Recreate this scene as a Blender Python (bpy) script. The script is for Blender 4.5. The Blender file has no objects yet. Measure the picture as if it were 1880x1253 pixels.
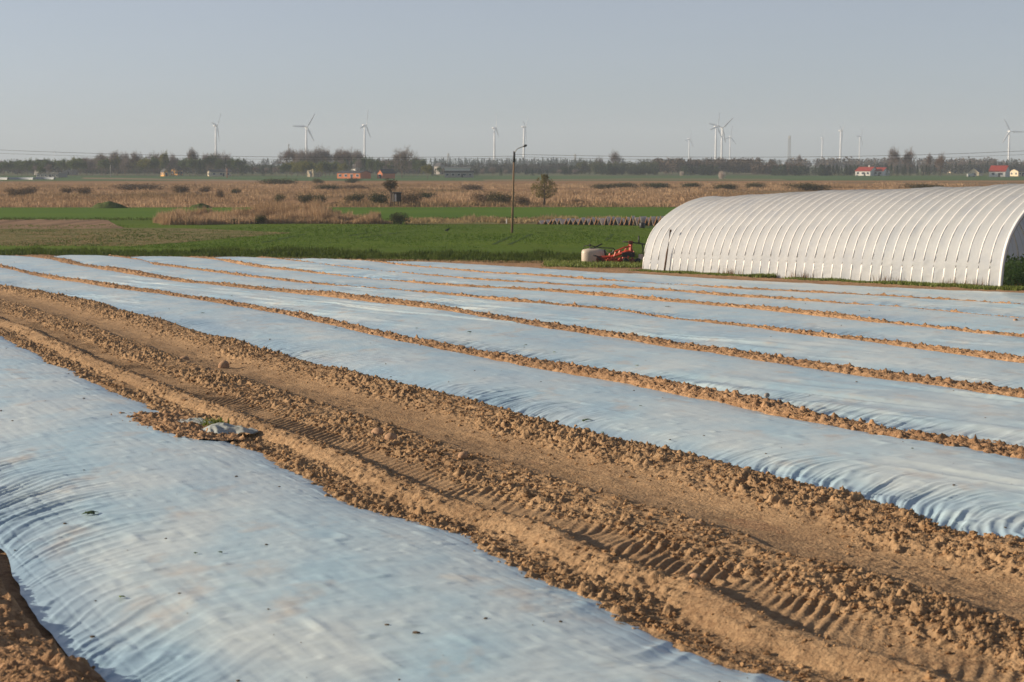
import bpy, math, random
import numpy as np
from mathutils import Vector, Matrix

random.seed(7)
rng = np.random.default_rng(11)
S = bpy.context.scene
C = S.collection
PI = math.pi

# ------------------------------------------------------------------ camera geometry
F = 3655.0
CAMH = 3.5
TH = math.atan(326.5 / F)
SLOPE = -0.0205
VAL = -4.0

def zg(Y):
    Y = np.asarray(Y, dtype=float)
    a = SLOPE * Y
    t = np.clip((Y - 131.0) / 34.0, 0, 1)
    t2 = t * t * (3 - 2 * t)
    e = SLOPE * 131.0
    return np.where(Y < 131.0, a, e + (VAL - e) * t2)

def ray(px, py):
    fx = (px - 940.0)
    fy = (626.5 - py)
    d = np.array([fx, F * math.cos(TH) + fy * math.sin(TH), -F * math.sin(TH) + fy * math.cos(TH)])
    return d

def near(px, py):
    d = ray(px, py)
    t = CAMH / (-d[2] + SLOPE * d[1])
    return d[0] * t, d[1] * t

def val(px, py):
    d = ray(px, py)
    t = (CAMH - VAL) / (-d[2])
    return d[0] * t, d[1] * t

def mpp(Y):           # metres per photo pixel at distance Y
    return Y / F

def at_depth(px, py, Y):
    d = ray(px, py)
    t = Y / d[1]
    return d[0] * t, Y, CAMH + d[2] * t

# ------------------------------------------------------------------ noise (world coordinates)
_T = rng.random((8, 256, 256))
def vn(x, y, k=0):
    x = np.asarray(x, float); y = np.asarray(y, float)
    x, y = np.broadcast_arrays(x, y)
    ix = np.floor(x).astype(int); iy = np.floor(y).astype(int)
    fx = x - ix; fy = y - iy
    fx = fx * fx * (3 - 2 * fx); fy = fy * fy * (3 - 2 * fy)
    T = _T[k % 8]
    a = T[ix & 255, iy & 255]; b = T[(ix + 1) & 255, iy & 255]
    c = T[ix & 255, (iy + 1) & 255]; d = T[(ix + 1) & 255, (iy + 1) & 255]
    return (a * (1 - fx) + b * fx) * (1 - fy) + (c * (1 - fx) + d * fx) * fy - 0.5
def fbm(x, y, k=0, o=3):
    s = 0; a = 1.0
    for i in range(o):
        s = s + a * vn(x * 2 ** i + 17.3 * i, y * 2 ** i + 5.1 * i, k + i); a *= .5
    return s
def worley(x, y, k=0):
    ix = np.floor(x).astype(int); iy = np.floor(y).astype(int)
    best = np.full(np.shape(x), 9.0); hid = np.zeros(np.shape(x))
    for dx in (-1, 0, 1):
        for dy in (-1, 0, 1):
            cx = ix + dx; cy = iy + dy
            px = cx + _T[k % 8][cx & 255, cy & 255]; py = cy + _T[(k + 1) % 8][cx & 255, cy & 255]
            h = _T[(k + 2) % 8][cx & 255, cy & 255]
            d = np.hypot(px - x, py - y)
            m = d < best
            best = np.where(m, d, best); hid = np.where(m, h, hid)
    return best, hid

# ------------------------------------------------------------------ mesh helpers
def mesh_np(name, V, Fc, m, parent=None, smooth=True, link=True):
    V = np.ascontiguousarray(V, dtype=np.float32).reshape(-1, 3)
    Fc = np.ascontiguousarray(Fc, dtype=np.int32)
    k = Fc.shape[1]
    me = bpy.data.meshes.new(name)
    me.vertices.add(len(V)); me.vertices.foreach_set('co', V.ravel())
    me.loops.add(Fc.size); me.loops.foreach_set('vertex_index', Fc.ravel())
    me.polygons.add(len(Fc))
    me.polygons.foreach_set('loop_start', np.arange(0, Fc.size, k, dtype=np.int32))
    me.polygons.foreach_set('loop_total', np.full(len(Fc), k, dtype=np.int32))
    me.polygons.foreach_set('use_smooth', np.full(len(Fc), bool(smooth)))
    me.update(calc_edges=True)
    me.materials.append(m)
    o = bpy.data.objects.new(name, me)
    if link: C.objects.link(o)
    if parent is not None: o.parent = parent
    return o

def grid_faces(n, m):
    i = np.arange(n - 1)[:, None]; j = np.arange(m - 1)[None, :]
    a = i * m + j
    return np.stack([a, a + 1, a + m + 1, a + m], -1).reshape(-1, 4)

class MB:
    def __init__(s): s.v = []; s.f = []; s.n = 0
    def add(s, V, Fs):
        s.v.extend([tuple(v) for v in V]); s.f.extend([tuple(i + s.n for i in f) for f in Fs]); s.n = len(s.v)
    def box(s, c, d, rz=0.0, rx=0.0):
        M = Matrix.Rotation(rz, 3, 'Z') @ Matrix.Rotation(rx, 3, 'X')
        V = []
        for z in (-.5, .5):
            for x, y in ((-.5, -.5), (.5, -.5), (.5, .5), (-.5, .5)):
                V.append(Vector(c) + M @ Vector((x * d[0], y * d[1], z * d[2])))
        s.add(V, [(3, 2, 1, 0), (4, 5, 6, 7), (0, 1, 5, 4), (1, 2, 6, 5), (2, 3, 7, 6), (3, 0, 4, 7)])
    def tube(s, pts, r, n=8, cap=True):
        pts = [Vector(p) for p in pts]
        rs = r if isinstance(r, (list, tuple)) else [r] * len(pts)
        V = []; up = Vector((0, 0, 1))
        for i, p in enumerate(pts):
            t = (pts[min(i + 1, len(pts) - 1)] - pts[max(i - 1, 0)]).normalized()
            a = t.cross(up)
            if a.length < .15: a = t.cross(Vector((1, 0, 0)))
            a.normalize(); b = t.cross(a)
            for k in range(n):
                w = 2 * PI * k / n
                V.append(p + (a * math.cos(w) + b * math.sin(w)) * rs[i])
        Fs = []
        for i in range(len(pts) - 1):
            for k in range(n):
                Fs.append((i * n + k, i * n + (k + 1) % n, (i + 1) * n + (k + 1) % n, (i + 1) * n + k))
        if cap:
            Fs.append(tuple(range(n - 1, -1, -1))); Fs.append(tuple((len(pts) - 1) * n + k for k in range(n)))
        s.add(V, Fs)
    def lathe(s, prof, c=(0, 0, 0), n=20, sx=1, sy=1, squar=0):
        V = []
        for r, z in prof:
            for k in range(n):
                w = 2 * PI * k / n
                cx, cy = math.cos(w), math.sin(w)
                q = 1.0
                if squar: q = (abs(cx) ** squar + abs(cy) ** squar) ** (-1 / squar)
                V.append((c[0] + cx * q * r * sx, c[1] + cy * q * r * sy, c[2] + z))
        Fs = []
        for i in range(len(prof) - 1):
            for k in range(n):
                Fs.append((i * n + k, i * n + (k + 1) % n, (i + 1) * n + (k + 1) % n, (i + 1) * n + k))
        Fs.append(tuple(range(n - 1, -1, -1))); Fs.append(tuple((len(prof) - 1) * n + k for k in range(n)))
        s.add(V, Fs)
    def build(s, name, m, parent=None, smooth=False, bevel=0):
        me = bpy.data.meshes.new(name); me.from_pydata(s.v, [], s.f); me.materials.append(m)
        me.polygons.foreach_set('use_smooth', [smooth] * len(me.polygons)); me.update()
        o = bpy.data.objects.new(name, me); C.objects.link(o)
        if parent is not None: o.parent = parent
        if bevel:
            b = o.modifiers.new('b', 'BEVEL'); b.width = bevel; b.segments = 2; b.limit_method = 'ANGLE'
        return o

def tag(o, label=None, cat=None, group=None, kind=None):
    if label: o['label'] = label
    if cat: o['category'] = cat
    if group: o['group'] = group
    if kind: o['kind'] = kind
    return o
def empty(name, loc, rz=0, label=None, cat=None, group=None):
    o = bpy.data.objects.new(name, None); C.objects.link(o)
    o.location = loc; o.rotation_euler = (0, 0, rz); o.empty_display_size = .2
    return tag(o, label, cat, group)
def copy_tree(o, parent=None):
    c = o.copy(); C.objects.link(c)
    if parent is not None: c.parent = parent
    for ch in list(o.children): copy_tree(ch, c)
    return c

# ------------------------------------------------------------------ materials
def mat(name, col, rough=.8, spec=.3, metal=0, var=None, vscale=1.0, detail=4, bump=0, bscale=10, transl=0, stretch=None, coords='Object', extra=None):
    m = bpy.data.materials.new(name); m.use_nodes = True
    nt = m.node_tree; N = nt.nodes; L = nt.links
    b = N['Principled BSDF']
    b.inputs['Base Color'].default_value = (*col, 1)
    b.inputs['Roughness'].default_value = rough
    b.inputs['Specular IOR Level'].default_value = spec
    b.inputs['Metallic'].default_value = metal
    tc = N.new('ShaderNodeTexCoord'); mp = N.new('ShaderNodeMapping')
    L.new(tc.outputs[coords], mp.inputs[0])
    if stretch: mp.inputs['Scale'].default_value = stretch
    m['_'] = 0
    col_out = None
    if var:
        no = N.new('ShaderNodeTexNoise'); no.inputs['Scale'].default_value = vscale; no.inputs['Detail'].default_value = detail
        L.new(mp.outputs[0], no.inputs['Vector'])
        cr = N.new('ShaderNodeValToRGB')
        cols = [col] + list(var)
        k = len(cols)
        el = cr.color_ramp.elements
        while len(el) < k: el.new(.5)
        for i, c in enumerate(cols):
            el[i].position = .3 + .4 * i / (k - 1); el[i].color = (*c, 1)
        L.new(no.outputs['Fac'], cr.inputs[0]); L.new(cr.outputs[0], b.inputs['Base Color'])
        col_out = cr.outputs[0]
    if bump:
        nb = N.new('ShaderNodeTexNoise'); nb.inputs['Scale'].default_value = bscale; nb.inputs['Detail'].default_value = 6
        L.new(mp.outputs[0], nb.inputs['Vector'])
        bp = N.new('ShaderNodeBump'); bp.inputs['Strength'].default_value = 1; bp.inputs['Distance'].default_value = bump
        L.new(nb.outputs['Fac'], bp.inputs['Height']); L.new(bp.outputs[0], b.inputs['Normal'])
    if transl:
        tr = N.new('ShaderNodeBsdfTranslucent'); tr.inputs['Color'].default_value = (*col, 1)
        if col_out: L.new(col_out, tr.inputs['Color'])
        mx = N.new('ShaderNodeMixShader'); mx.inputs[0].default_value = transl
        out = N['Material Output']
        L.new(b.outputs[0], mx.inputs[1]); L.new(tr.outputs[0], mx.inputs[2]); L.new(mx.outputs[0], out.inputs['Surface'])
    del m['_']
    return m

SOIL = (.37, .235, .125)
def soil_material(name, c1, c2, c3, bump=.022):
    m = bpy.data.materials.new(name); m.use_nodes = True
    nt = m.node_tree; N = nt.nodes; L = nt.links; b = N['Principled BSDF']
    b.inputs['Roughness'].default_value = .95; b.inputs['Specular IOR Level'].default_value = .15
    tc = N.new('ShaderNodeTexCoord')
    n1 = N.new('ShaderNodeTexNoise'); n1.inputs['Scale'].default_value = .9; n1.inputs['Detail'].default_value = 6
    n2 = N.new('ShaderNodeTexNoise'); n2.inputs['Scale'].default_value = 9; n2.inputs['Detail'].default_value = 6; n2.inputs['Roughness'].default_value = .7
    for n in (n1, n2): L.new(tc.outputs['Object'], n.inputs['Vector'])
    r1 = N.new('ShaderNodeValToRGB'); r1.color_ramp.elements[0].position = .35; r1.color_ramp.elements[1].position = .65
    r1.color_ramp.elements[0].color = (*c1, 1); r1.color_ramp.elements[1].color = (*c2, 1)
    r2 = N.new('ShaderNodeValToRGB'); r2.color_ramp.elements[0].position = .38; r2.color_ramp.elements[1].position = .56
    r2.color_ramp.elements[0].color = (*c3, 1); r2.color_ramp.elements[1].color = (1, 1, 1, 1)
    L.new(n1.outputs['Fac'], r1.inputs[0]); L.new(n2.outputs['Fac'], r2.inputs[0])
    mx = N.new('ShaderNodeMix'); mx.data_type = 'RGBA'; mx.blend_type = 'MULTIPLY'; mx.inputs[0].default_value = 1
    L.new(r1.outputs[0], mx.inputs[6]); L.new(r2.outputs[0], mx.inputs[7]); L.new(mx.outputs[2], b.inputs['Base Color'])
    n3 = N.new('ShaderNodeTexNoise'); n3.inputs['Scale'].default_value = 28; n3.inputs['Detail'].default_value = 5
    L.new(tc.outputs['Object'], n3.inputs['Vector'])
    bp = N.new('ShaderNodeBump'); bp.inputs['Distance'].default_value = bump
    L.new(n3.outputs['Fac'], bp.inputs['Height']); L.new(bp.outputs[0], b.inputs['Normal'])
    return m
M_soil = soil_material('track soil', (.34, .22, .122), (.43, .285, .16), (.72, .68, .66))
M_ridge = soil_material('ridge soil', (.355, .215, .118), (.455, .285, .16), (.58, .54, .52))
M_clod = soil_material('clod soil', (.34, .205, .105), (.45, .285, .15), (.60, .56, .54))

def film_material():
    m = bpy.data.materials.new('crop film'); m.use_nodes = True
    nt = m.node_tree; N = nt.nodes; L = nt.links; b = N['Principled BSDF']
    tc = N.new('ShaderNodeTexCoord')
    mp = N.new('ShaderNodeMapping'); mp.inputs['Rotation'].default_value = (0, 0, math.radians(-23)); mp.inputs['Scale'].default_value = (1, .45, 1)
    L.new(tc.outputs['Object'], mp.inputs[0])
    n1 = N.new('ShaderNodeTexNoise'); n1.inputs['Scale'].default_value = .8; n1.inputs['Detail'].default_value = 5
    L.new(mp.outputs[0], n1.inputs['Vector'])
    r1 = N.new('ShaderNodeValToRGB'); e = r1.color_ramp.elements
    e[0].position = .35; e[0].color = (.44, .625, .71, 1); e[1].position = .62; e[1].color = (.64, .725, .72, 1)
    L.new(n1.outputs['Fac'], r1.inputs[0])
    # sandy dust patches
    n2 = N.new('ShaderNodeTexNoise'); n2.inputs['Scale'].default_value = 1.7; n2.inputs['Detail'].default_value = 6
    mp2 = N.new('ShaderNodeMapping'); mp2.inputs['Rotation'].default_value = (0, 0, math.radians(-23)); mp2.inputs['Scale'].default_value = (1, .5, 1); mp2.inputs['Location'].default_value = (7, 3, 0)
    L.new(tc.outputs['Object'], mp2.inputs[0]); L.new(mp2.outputs[0], n2.inputs['Vector'])
    r2 = N.new('ShaderNodeValToRGB'); e = r2.color_ramp.elements
    e[0].position = .57; e[0].color = (0, 0, 0, 1); e[1].position = .76; e[1].color = (.75, .75, .75, 1)
    L.new(n2.outputs['Fac'], r2.inputs[0])
    mx = N.new('ShaderNodeMix'); mx.data_type = 'RGBA'; L.new(r2.outputs[0], mx.inputs[0]); L.new(r1.outputs[0], mx.inputs[6])
    mx.inputs[7].default_value = (.60, .49, .37, 1)
    L.new(mx.outputs[2], b.inputs['Base Color'])
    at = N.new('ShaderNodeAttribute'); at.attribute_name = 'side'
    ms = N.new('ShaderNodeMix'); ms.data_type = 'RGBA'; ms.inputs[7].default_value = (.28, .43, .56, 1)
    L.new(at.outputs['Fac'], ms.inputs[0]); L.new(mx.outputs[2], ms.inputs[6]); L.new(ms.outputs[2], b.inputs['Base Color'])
    b.inputs['Roughness'].default_value = .29; b.inputs['Specular IOR Level'].default_value = .6
    n3 = N.new('ShaderNodeTexNoise'); n3.inputs['Scale'].default_value = 2.2; n3.inputs['Detail'].default_value = 4; n3.inputs['Roughness'].default_value = .46
    L.new(mp2.outputs[0], n3.inputs['Vector'])
    bp = N.new('ShaderNodeBump'); bp.inputs['Distance'].default_value = .012
    L.new(n3.outputs['Fac'], bp.inputs['Height']); L.new(bp.outputs[0], b.inputs['Normal'])
    return m
M_film = film_material()

# ------------------------------------------------------------------ the near field: beds, ridges and the track
DU = np.array([-.39, .92]); DU /= np.hypot(*DU)        # along the beds, away and to the left
DV = np.array([DU[1], -DU[0]])                          # across, away and to the right
def xy(u, v): return u * DU[0] + v * DV[0], u * DU[1] + v * DV[1]
def curve(pts):
    P = np.array([near(*p) for p in pts])
    u = P @ DU; v = P @ DV
    o = np.argsort(u); return u[o], v[o]
def fn(c, ext=True):
    u, v = c
    k = min(6, len(u))
    def f(x):
        x = np.asarray(x, float)
        y = np.interp(x, u, v)
        # keep the mean course beyond the traced part
        s0 = (v[k - 1] - v[0]) / (u[k - 1] - u[0]) * .3
        y = np.where(x < u[0], v[0] + (x - u[0]) * s0, y)
        s1 = (v[-1] - v[-k]) / (u[-1] - u[-k]) * .3
        return np.where(x > u[-1], v[-1] + (x - u[-1]) * s1, y)
    return f

A_L = curve([(0, 1020), (27, 1095), (65, 1136), (95, 1174), (143, 1221), (177, 1240)])
A_R = curve([(0, 615), (85, 661), (170, 700), (218, 722), (282, 751), (380, 795), (476, 831), (558, 874), (628, 917), (712, 946), (797, 971), (875, 993), (906, 1022), (947, 1034), (1015, 1072), (1062, 1092), (1100, 1094), (1165, 1143), (1260, 1194), (1352, 1228), (1451, 1252)])
B_L = curve([(0, 530), (51, 537), (170, 559), (218, 576), (296, 596), (357, 617), (425, 634), (494, 656), (579, 680), (640, 692), (698, 708), (763, 725), (824, 739), (909, 761), (960, 775), (1028, 800), (1114, 821), (1165, 831), (1250, 849), (1322, 867), (1431, 896), (1519, 920), (1597, 939), (1669, 959), (1730, 990), (1798, 1003), (1880, 1012)])
S1 = curve([(0, 492), (51, 504), (102, 516), (160, 523), (218, 533), (296, 543), (340, 550), (408, 559), (477, 572), (545, 583), (640, 605), (688, 617), (756, 632), (838, 649), (926, 664), (994, 681), (1097, 698), (1165, 710), (1250, 727), (1309, 740), (1377, 752), (1453, 771), (1549, 788), (1652, 811), (1755, 825), (1880, 849)])
S2 = curve([(112, 480), (143, 489), (218, 501), (289, 513), (357, 523), (443, 531), (545, 542), (640, 552), (688, 558), (756, 567), (838, 578), (926, 593), (994, 603), (1097, 618), (1165, 628), (1250, 643), (1343, 655), (1446, 672), (1549, 687), (1652, 702), (1755, 716), (1880, 735)])
S3 = curve([(262, 479), (293, 489), (374, 499), (460, 511), (545, 521), (640, 530), (722, 536), (790, 543), (845, 548), (903, 554), (977, 561), (1063, 569), (1165, 579), (1250, 592), (1309, 597), (1412, 608), (1480, 618), (1566, 629), (1635, 637), (1720, 649), (1806, 660), (1880, 671)])
S4 = curve([(410, 480), (443, 487), (494, 496), (579, 504), (640, 510), (722, 518), (824, 528), (926, 535), (1028, 541), (1076, 544), (1165, 552), (1250, 560), (1343, 567), (1446, 577), (1549, 588), (1652, 600), (1755, 611), (1880, 624)])
S5 = curve([(545, 482), (640, 493), (688, 500), (756, 506), (882, 517), (960, 522), (1063, 529), (1165, 534), (1250, 540), (1343, 547), (1446, 553), (1515, 558), (1583, 563), (1686, 570), (1755, 577), (1880, 589)])
S6 = curve([(698, 484), (756, 491), (824, 496), (903, 504), (1028, 511), (1137, 520), (1240, 527), (1326, 533), (1446, 539), (1600, 547), (1755, 555), (1880, 563)])
OUT = curve([(852, 487), (1028, 497), (1131, 504), (1199, 508), (1250, 510), (1412, 519), (1583, 529), (1755, 536), (1880, 541)])
FA_L, FA_R, FB_L, FS1, FS2, FS3, FS4, FS5, FS6, FOUT = [fn(c) for c in (A_L, A_R, B_L, S1, S2, S3, S4, S5, S6, OUT)]

def usamp(u0, u1, k):
    n = int(math.log(u1 / u0) / k)
    return u0 * np.exp(np.linspace(0, math.log(u1 / u0), n))
def head_v(v):        # where the beds stop at the grass margin: u of the head line at each v
    return np.interp(v, HV, HU)
hp = np.array([near(*p) for p in [(-500, 474), (0, 473.6), (68, 473.6), (187, 472), (238, 474), (300, 475), (429, 475.5), (538, 478), (620, 480), (729, 483), (790, 484), (860, 487)]])
HV = hp @ DV; HU = hp @ DU
HO = np.argsort(HV); HV = HV[HO]; HU = HU[HO]

def film_z(u, v, t, w, crown, seed):
    """height of the stretched film over its bed; t runs 0..1 across, w is the bed's width"""
    q = np.abs(2 * t - 1)
    z = crown * (1 - q ** 3.0)
    z = z + .045 * fbm(u * .22, v * .35, seed, 3) * (1 - q ** 4)
    ml = np.clip(1 - t * w / (2.3 if seed == 1 else 1.7), 0, 1); mr = np.clip(1 - (1 - t) * w / .9, 0, 1)
    gate = np.clip(.5 + 2.6 * fbm(u * .16, v * .1 + seed, seed + 2, 2), .10, 1.3)
    gate2 = np.clip(.3 + 1.7 * fbm(u * .13 + 40, v * .1 + seed, seed + 3, 2), .05, 1.1)
    dlo = t * w; K, Dc = (2.6, 1.3) if seed == 1 else (1.25, .6)
    wu = u - K * (1 - np.exp(-dlo / Dc)) + .35 * fbm(u * .5, v * .9, seed + 1, 2)
    r = (1 - np.abs(2 * vn(wu * 5.6, v * .8, seed))) ** 2 * 1.6 - .4
    r2 = (1 - np.abs(2 * vn(wu * 10.5 + 3, v * 1.3, seed + 4))) ** 2 * 1.6 - .4
    z = z + (ml ** (1.5 if seed == 1 else 1.1)) * gate * ((.024 if seed == 1 else .022) * r + .012 * r2) * np.clip(t * w / .12, 0, 1)
    wr = u - .6 * v + .5 * fbm(u * .5, v * .9, seed + 5, 2)
    r3 = 1 - np.abs(2 * vn(wr * 2.8, v * .6, seed + 6)) * 2
    z = z + mr * gate2 * .034 * r3 * np.clip((1 - t) * w / .12, 0, 1)
    # slack folds lying along the bed
    gate3 = np.clip(4 * fbm(u * .07 + 9, v * .22 + seed, seed + 5, 2) - .25, 0, 1.2)
    ws = .16 * u + v + .4 * fbm(u * .3, v * .6, seed + 1, 2)
    z = z + gate3 * .035 * (1 - np.abs(2 * vn(ws * 2.3, u * .25, seed + 2)) * 2)
    z = z + .010 * fbm(u * 1.6 , v * .9 + .3 * u, seed + 3, 3) + .003 * fbm(u * 3.1 + v * 2, v * 3.4 - u * 1.2, seed + 1, 2)
    dash = np.clip(vn(u * 1.7 + .9 * v + 5, v * 4.5, seed + 2) * 2.6 - .72, 0, 1) + np.clip(vn(u * 3.1 - 1.2 * v, v * 7.5 + 3, seed + 4) * 2.6 - .8, 0, 1)
    z = z + .022 * dash + .004 * (1 - np.abs(2 * fbm(u * 4.4 + 1.1 * v, v * 4.4 - u * .8, seed + 1, 2)))
    if seed == 1: z = z - .0042 * np.clip(np.cos(2 * PI * (v + .02 * vn(u * .8, v * .2, 2)) / .19) * 14 - 12.6, 0, 1)
    return z

FILMS = []
def film_height(x, y):
    best = (9, None)
    for A in FILMS:
        d = (A[:, 0] - x) ** 2 + (A[:, 1] - y) ** 2; i = int(d.argmin())
        if d[i] < best[0]: best = (d[i], A[i, 2])
    return float(best[1]) if best[0] < .04 else float(zg(y)) + .08
def film_bed(f_lo, f_hi, ulo, k, nt, seed, label, crown=.14, g_lo=.28, g_hi=.28, uend=None, hole=None, straight=False):
    us = usamp(ulo, 150.0, k)
    s = (us - ulo) / (150.0 - ulo)
    t = np.linspace(0, 1, nt)
    t = .5 - .5 * np.cos(t * PI) * .6 - (.5 - t) * .4      # finer near the edges
    t = (t - t[0]) / (t[-1] - t[0])
    # far end per t
    if uend is None:
        ua = 100.0; ub = 100.0
        for _ in range(30):
            ua = float(head_v(f_lo(ua))); ub = float(head_v(f_hi(ub)))
        ue = ua + (ub - ua) * t
        for _ in range(30):
            ue = head_v(f_lo(ue) * (1 - t) + f_hi(ue) * t)
        ue = ue - 1.6 * np.abs(2 * t - 1) ** 3
    else:
        ue = np.full(nt, float(uend))
    U = ulo + s[:, None] * (ue[None, :] - ulo)
    vl = f_lo(U) + g_lo * 0 ; vh = f_hi(U)
    V = vl + (vh - vl) * t[None, :]
    # ragged tucked edge
    W = vh - vl
    e = fbm(U * .55, V * 0 + seed, seed, 3) * .16
    V = V + e * (np.abs(2 * t - 1) ** 6)[None, :]
    Z = film_z(U, V, np.broadcast_to(t[None, :], U.shape), np.maximum(W, .5), crown, seed)
    if uend is None:
        endt = np.clip((ue[None, :] - U) / 1.2, 0, 1); Z = Z * (endt ** .5) + .01
    X, Y = xy(U, V)
    Z = Z + zg(Y) + .012
    if hole is not None:
        hu, hv, ru, rv = hole
        d = np.hypot((U - hu) / ru, (V - hv) / rv) + .45 * fbm(U * 2, V * 3, 3, 2)
    Fc = grid_faces(len(us), nt)
    FILMS.append(np.stack([X, Y, Z], -1).reshape(-1, 3))
    if hole is not None:
        dd = d.ravel()[Fc].min(1); Fc = Fc[dd > 1]
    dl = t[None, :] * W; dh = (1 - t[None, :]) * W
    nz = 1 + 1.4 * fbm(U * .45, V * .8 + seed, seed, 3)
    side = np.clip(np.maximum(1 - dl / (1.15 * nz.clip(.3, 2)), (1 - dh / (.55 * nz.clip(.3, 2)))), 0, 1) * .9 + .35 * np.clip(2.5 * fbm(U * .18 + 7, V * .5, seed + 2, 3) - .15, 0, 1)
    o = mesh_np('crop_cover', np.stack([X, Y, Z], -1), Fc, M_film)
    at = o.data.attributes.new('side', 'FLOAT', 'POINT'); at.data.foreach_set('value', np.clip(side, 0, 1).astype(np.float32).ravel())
    return tag(o, label, 'crop cover', 'film crop covers laid in long strips over the field')

uh, vh_ = (np.array(near(312, 793)) @ DU, np.array(near(312, 793)) @ DV)
hole = (float(uh), float(vh_) + .03, 1.9, .36)
film_bed(FA_L, FA_R, 7.0, .0013, 150, 1, 'broad pale blue film crop cover in the foreground, left of the tractor track', crown=.13, uend=75, hole=hole)
film_bed(lambda u: FA_L(u) - 5.4, lambda u: FA_L(u) - .95, 7.0, .003, 60, 2, 'sliver of shaded film crop cover in the bottom left corner', uend=70)
BEDS = [(FB_L, FS1, 'film crop cover right beside the tractor track, with wrinkles along its lower edge', 3, .0010, 130, .16),
        (FS1, FS2, 'second film crop cover beyond the tractor track, with a dark leaf scrap on its top', 4, .0011, 110, .15),
        (FS2, FS3, 'third film crop cover beyond the tractor track, past the widest soil ridge', 5, .0013, 90, .15),
        (FS3, FS4, 'fourth film crop cover beyond the track, with dark glossy folds on its right half', 6, .0014, 80, .14),
        (FS4, FS5, 'fifth film crop cover beyond the tractor track, third from the greenhouse', 7, .0018, 70, .13),
        (FS5, FS6, 'film crop cover second from the tunnel greenhouse', 0, .0024, 60, .12),
        (FS6, FOUT, 'film crop cover nearest the tunnel greenhouse, farthest from the camera', 1, .0026, 50, .11)]
for f0, f1, lab, sd, k, nt, cr in BEDS:
    film_bed(f0, f1, 8.0 if sd == 3 else 14.0, k, nt, sd, lab, crown=cr)

# clod relief used by the track and the ridges
def clods_h(u, v, k=0):
    wu_ = u + .05 * vn(u * 9, v * 9, k + 1); wv_ = v + .05 * vn(u * 9 + 4, v * 9, k + 2)
    a = wu_ * .8 + wv_ * .6; b = wv_ * .8 - wu_ * .6
    def oct(f, kk, p):
        d, h = worley(a * f, b * f * 1.15, kk)
        m = np.clip((.60 - d) / .30, 0, 1); m = m * m * (3 - 2 * m)
        return m * h ** p
    tilt = .7 + .9 * vn(u * 13, v * 15, k)
    return .050 * oct(6.0, k, 2.6) * tilt + .034 * oct(12, k + 3, 1.8) * tilt + .018 * oct(25, k + 5, 1.2) + .012 * fbm(u * 21, v * 24, k + 1, 2)

# tractor track
us = usamp(8.0, 118.0, .00125)
nv = 330
tt = np.linspace(0, 1, nv)
U = np.repeat(us[:, None], nv, 1)
lo = FA_R(U) - .35; hi = FB_L(U) + .30
V = lo + (hi - lo) * tt[None, :]
wig = .10 * fbm(U * .35, V * 0 + 2, 1, 3)
r = (V - lo - .35) / np.maximum(hi - lo - .65, 1) * 5.0 + wig * .9            # distance from the near film's edge, normalised to 5 m
PX = [-.6, -.3, 0, .3, .46, .62, .80, .92, 1.02, 1.12, 1.7, 1.85, 2.1, 2.6, 2.82, 2.95, 3.3, 3.6, 3.95, 4.25, 4.6, 4.95, 5.2, 5.5]
PZ = [-.05, .0, .03, .01, .02, .09, .135, .115, .015, -.005, .03, .06, .065, .07, .06, .0, -.02, -.015, .035, .09, .125, .12, .06, -.03]
base = np.interp(r, PX, PZ)
def band(a, b, s): return np.clip((r - a) / s, 0, 1) * np.clip((b - r) / s, 0, 1)
rough = .8 * band(-.5, .55, .12) + .42 * band(.45, 1.05, .1) + 1.0 * band(1.55, 2.85, .25) + .12 * band(2.9, 3.8, .2) + .95 * band(3.85, 5.6, .3) + .06
patch = np.clip(.75 + 1.3 * fbm(U * .5, V * .9, 4, 3), .25, 1.35)
Z = base + clods_h(U, V, 2) * rough * patch * 1.45 - .05 * np.clip(2.2 * fbm(U * 2.6, V * 3.2, 6, 2) - .45, 0, 1) * rough + .03 * fbm(U * .9, V * 1.7, 3, 3) + .022 * fbm(U * 5, V * 6, 5, 3) * (rough + .25)
# tyre lug marks, slanting bars pressed in the left wheel rut and fainter ones in the clods
lugm = band(1.02, 2.05, .2)
ph = (U - 1.15 * (V - lo)) / .205 + .5 * vn(U * .7, V * .5, 2)
lug = np.clip(np.sin(ph * 2 * PI) * 1.4 + .9 * fbm(U * 6, V * 8, 1, 2), -1, 1) * np.clip(.8 + .9 * fbm(U * .4 + 3, V * .6, 6, 2), .12, 1)
Z = Z + lugm * lug * .017 * np.clip(.9 + 1.6 * vn(U * 2.3, V * 3.1, 7), .1, 1.4) * np.clip(1.1 - .5 * patch, .3, 1)
lugm2 = band(3.0, 3.55, .12) * np.clip(.1 + 1.2 * fbm(U * .3 + 33, V * .4, 6, 2), 0, .5)
Z = Z + lugm2 * np.clip(np.sin((U + 1.0 * V) / .2 * 2 * PI) * 1.6, -1, 1) * .012
Z = Z + .02 * band(3.5, 4.2, .2) * vn(U * 1.2, V * .2, 1)
X, Y = xy(U, V)
Z = Z + zg(Y)
edge = np.minimum(np.clip((V - lo) / .12, 0, 1), np.clip((hi - V) / .10, 0, 1))
Z = Z - (1 - edge) * .08
TRACK = (U[:, 0].copy(), lo[:, 0].copy(), hi[:, 0].copy(), Z)
tag(mesh_np('dirt_track', np.stack([X, Y, Z], -1), grid_faces(len(us), nv), M_soil), kind='structure')

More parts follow.
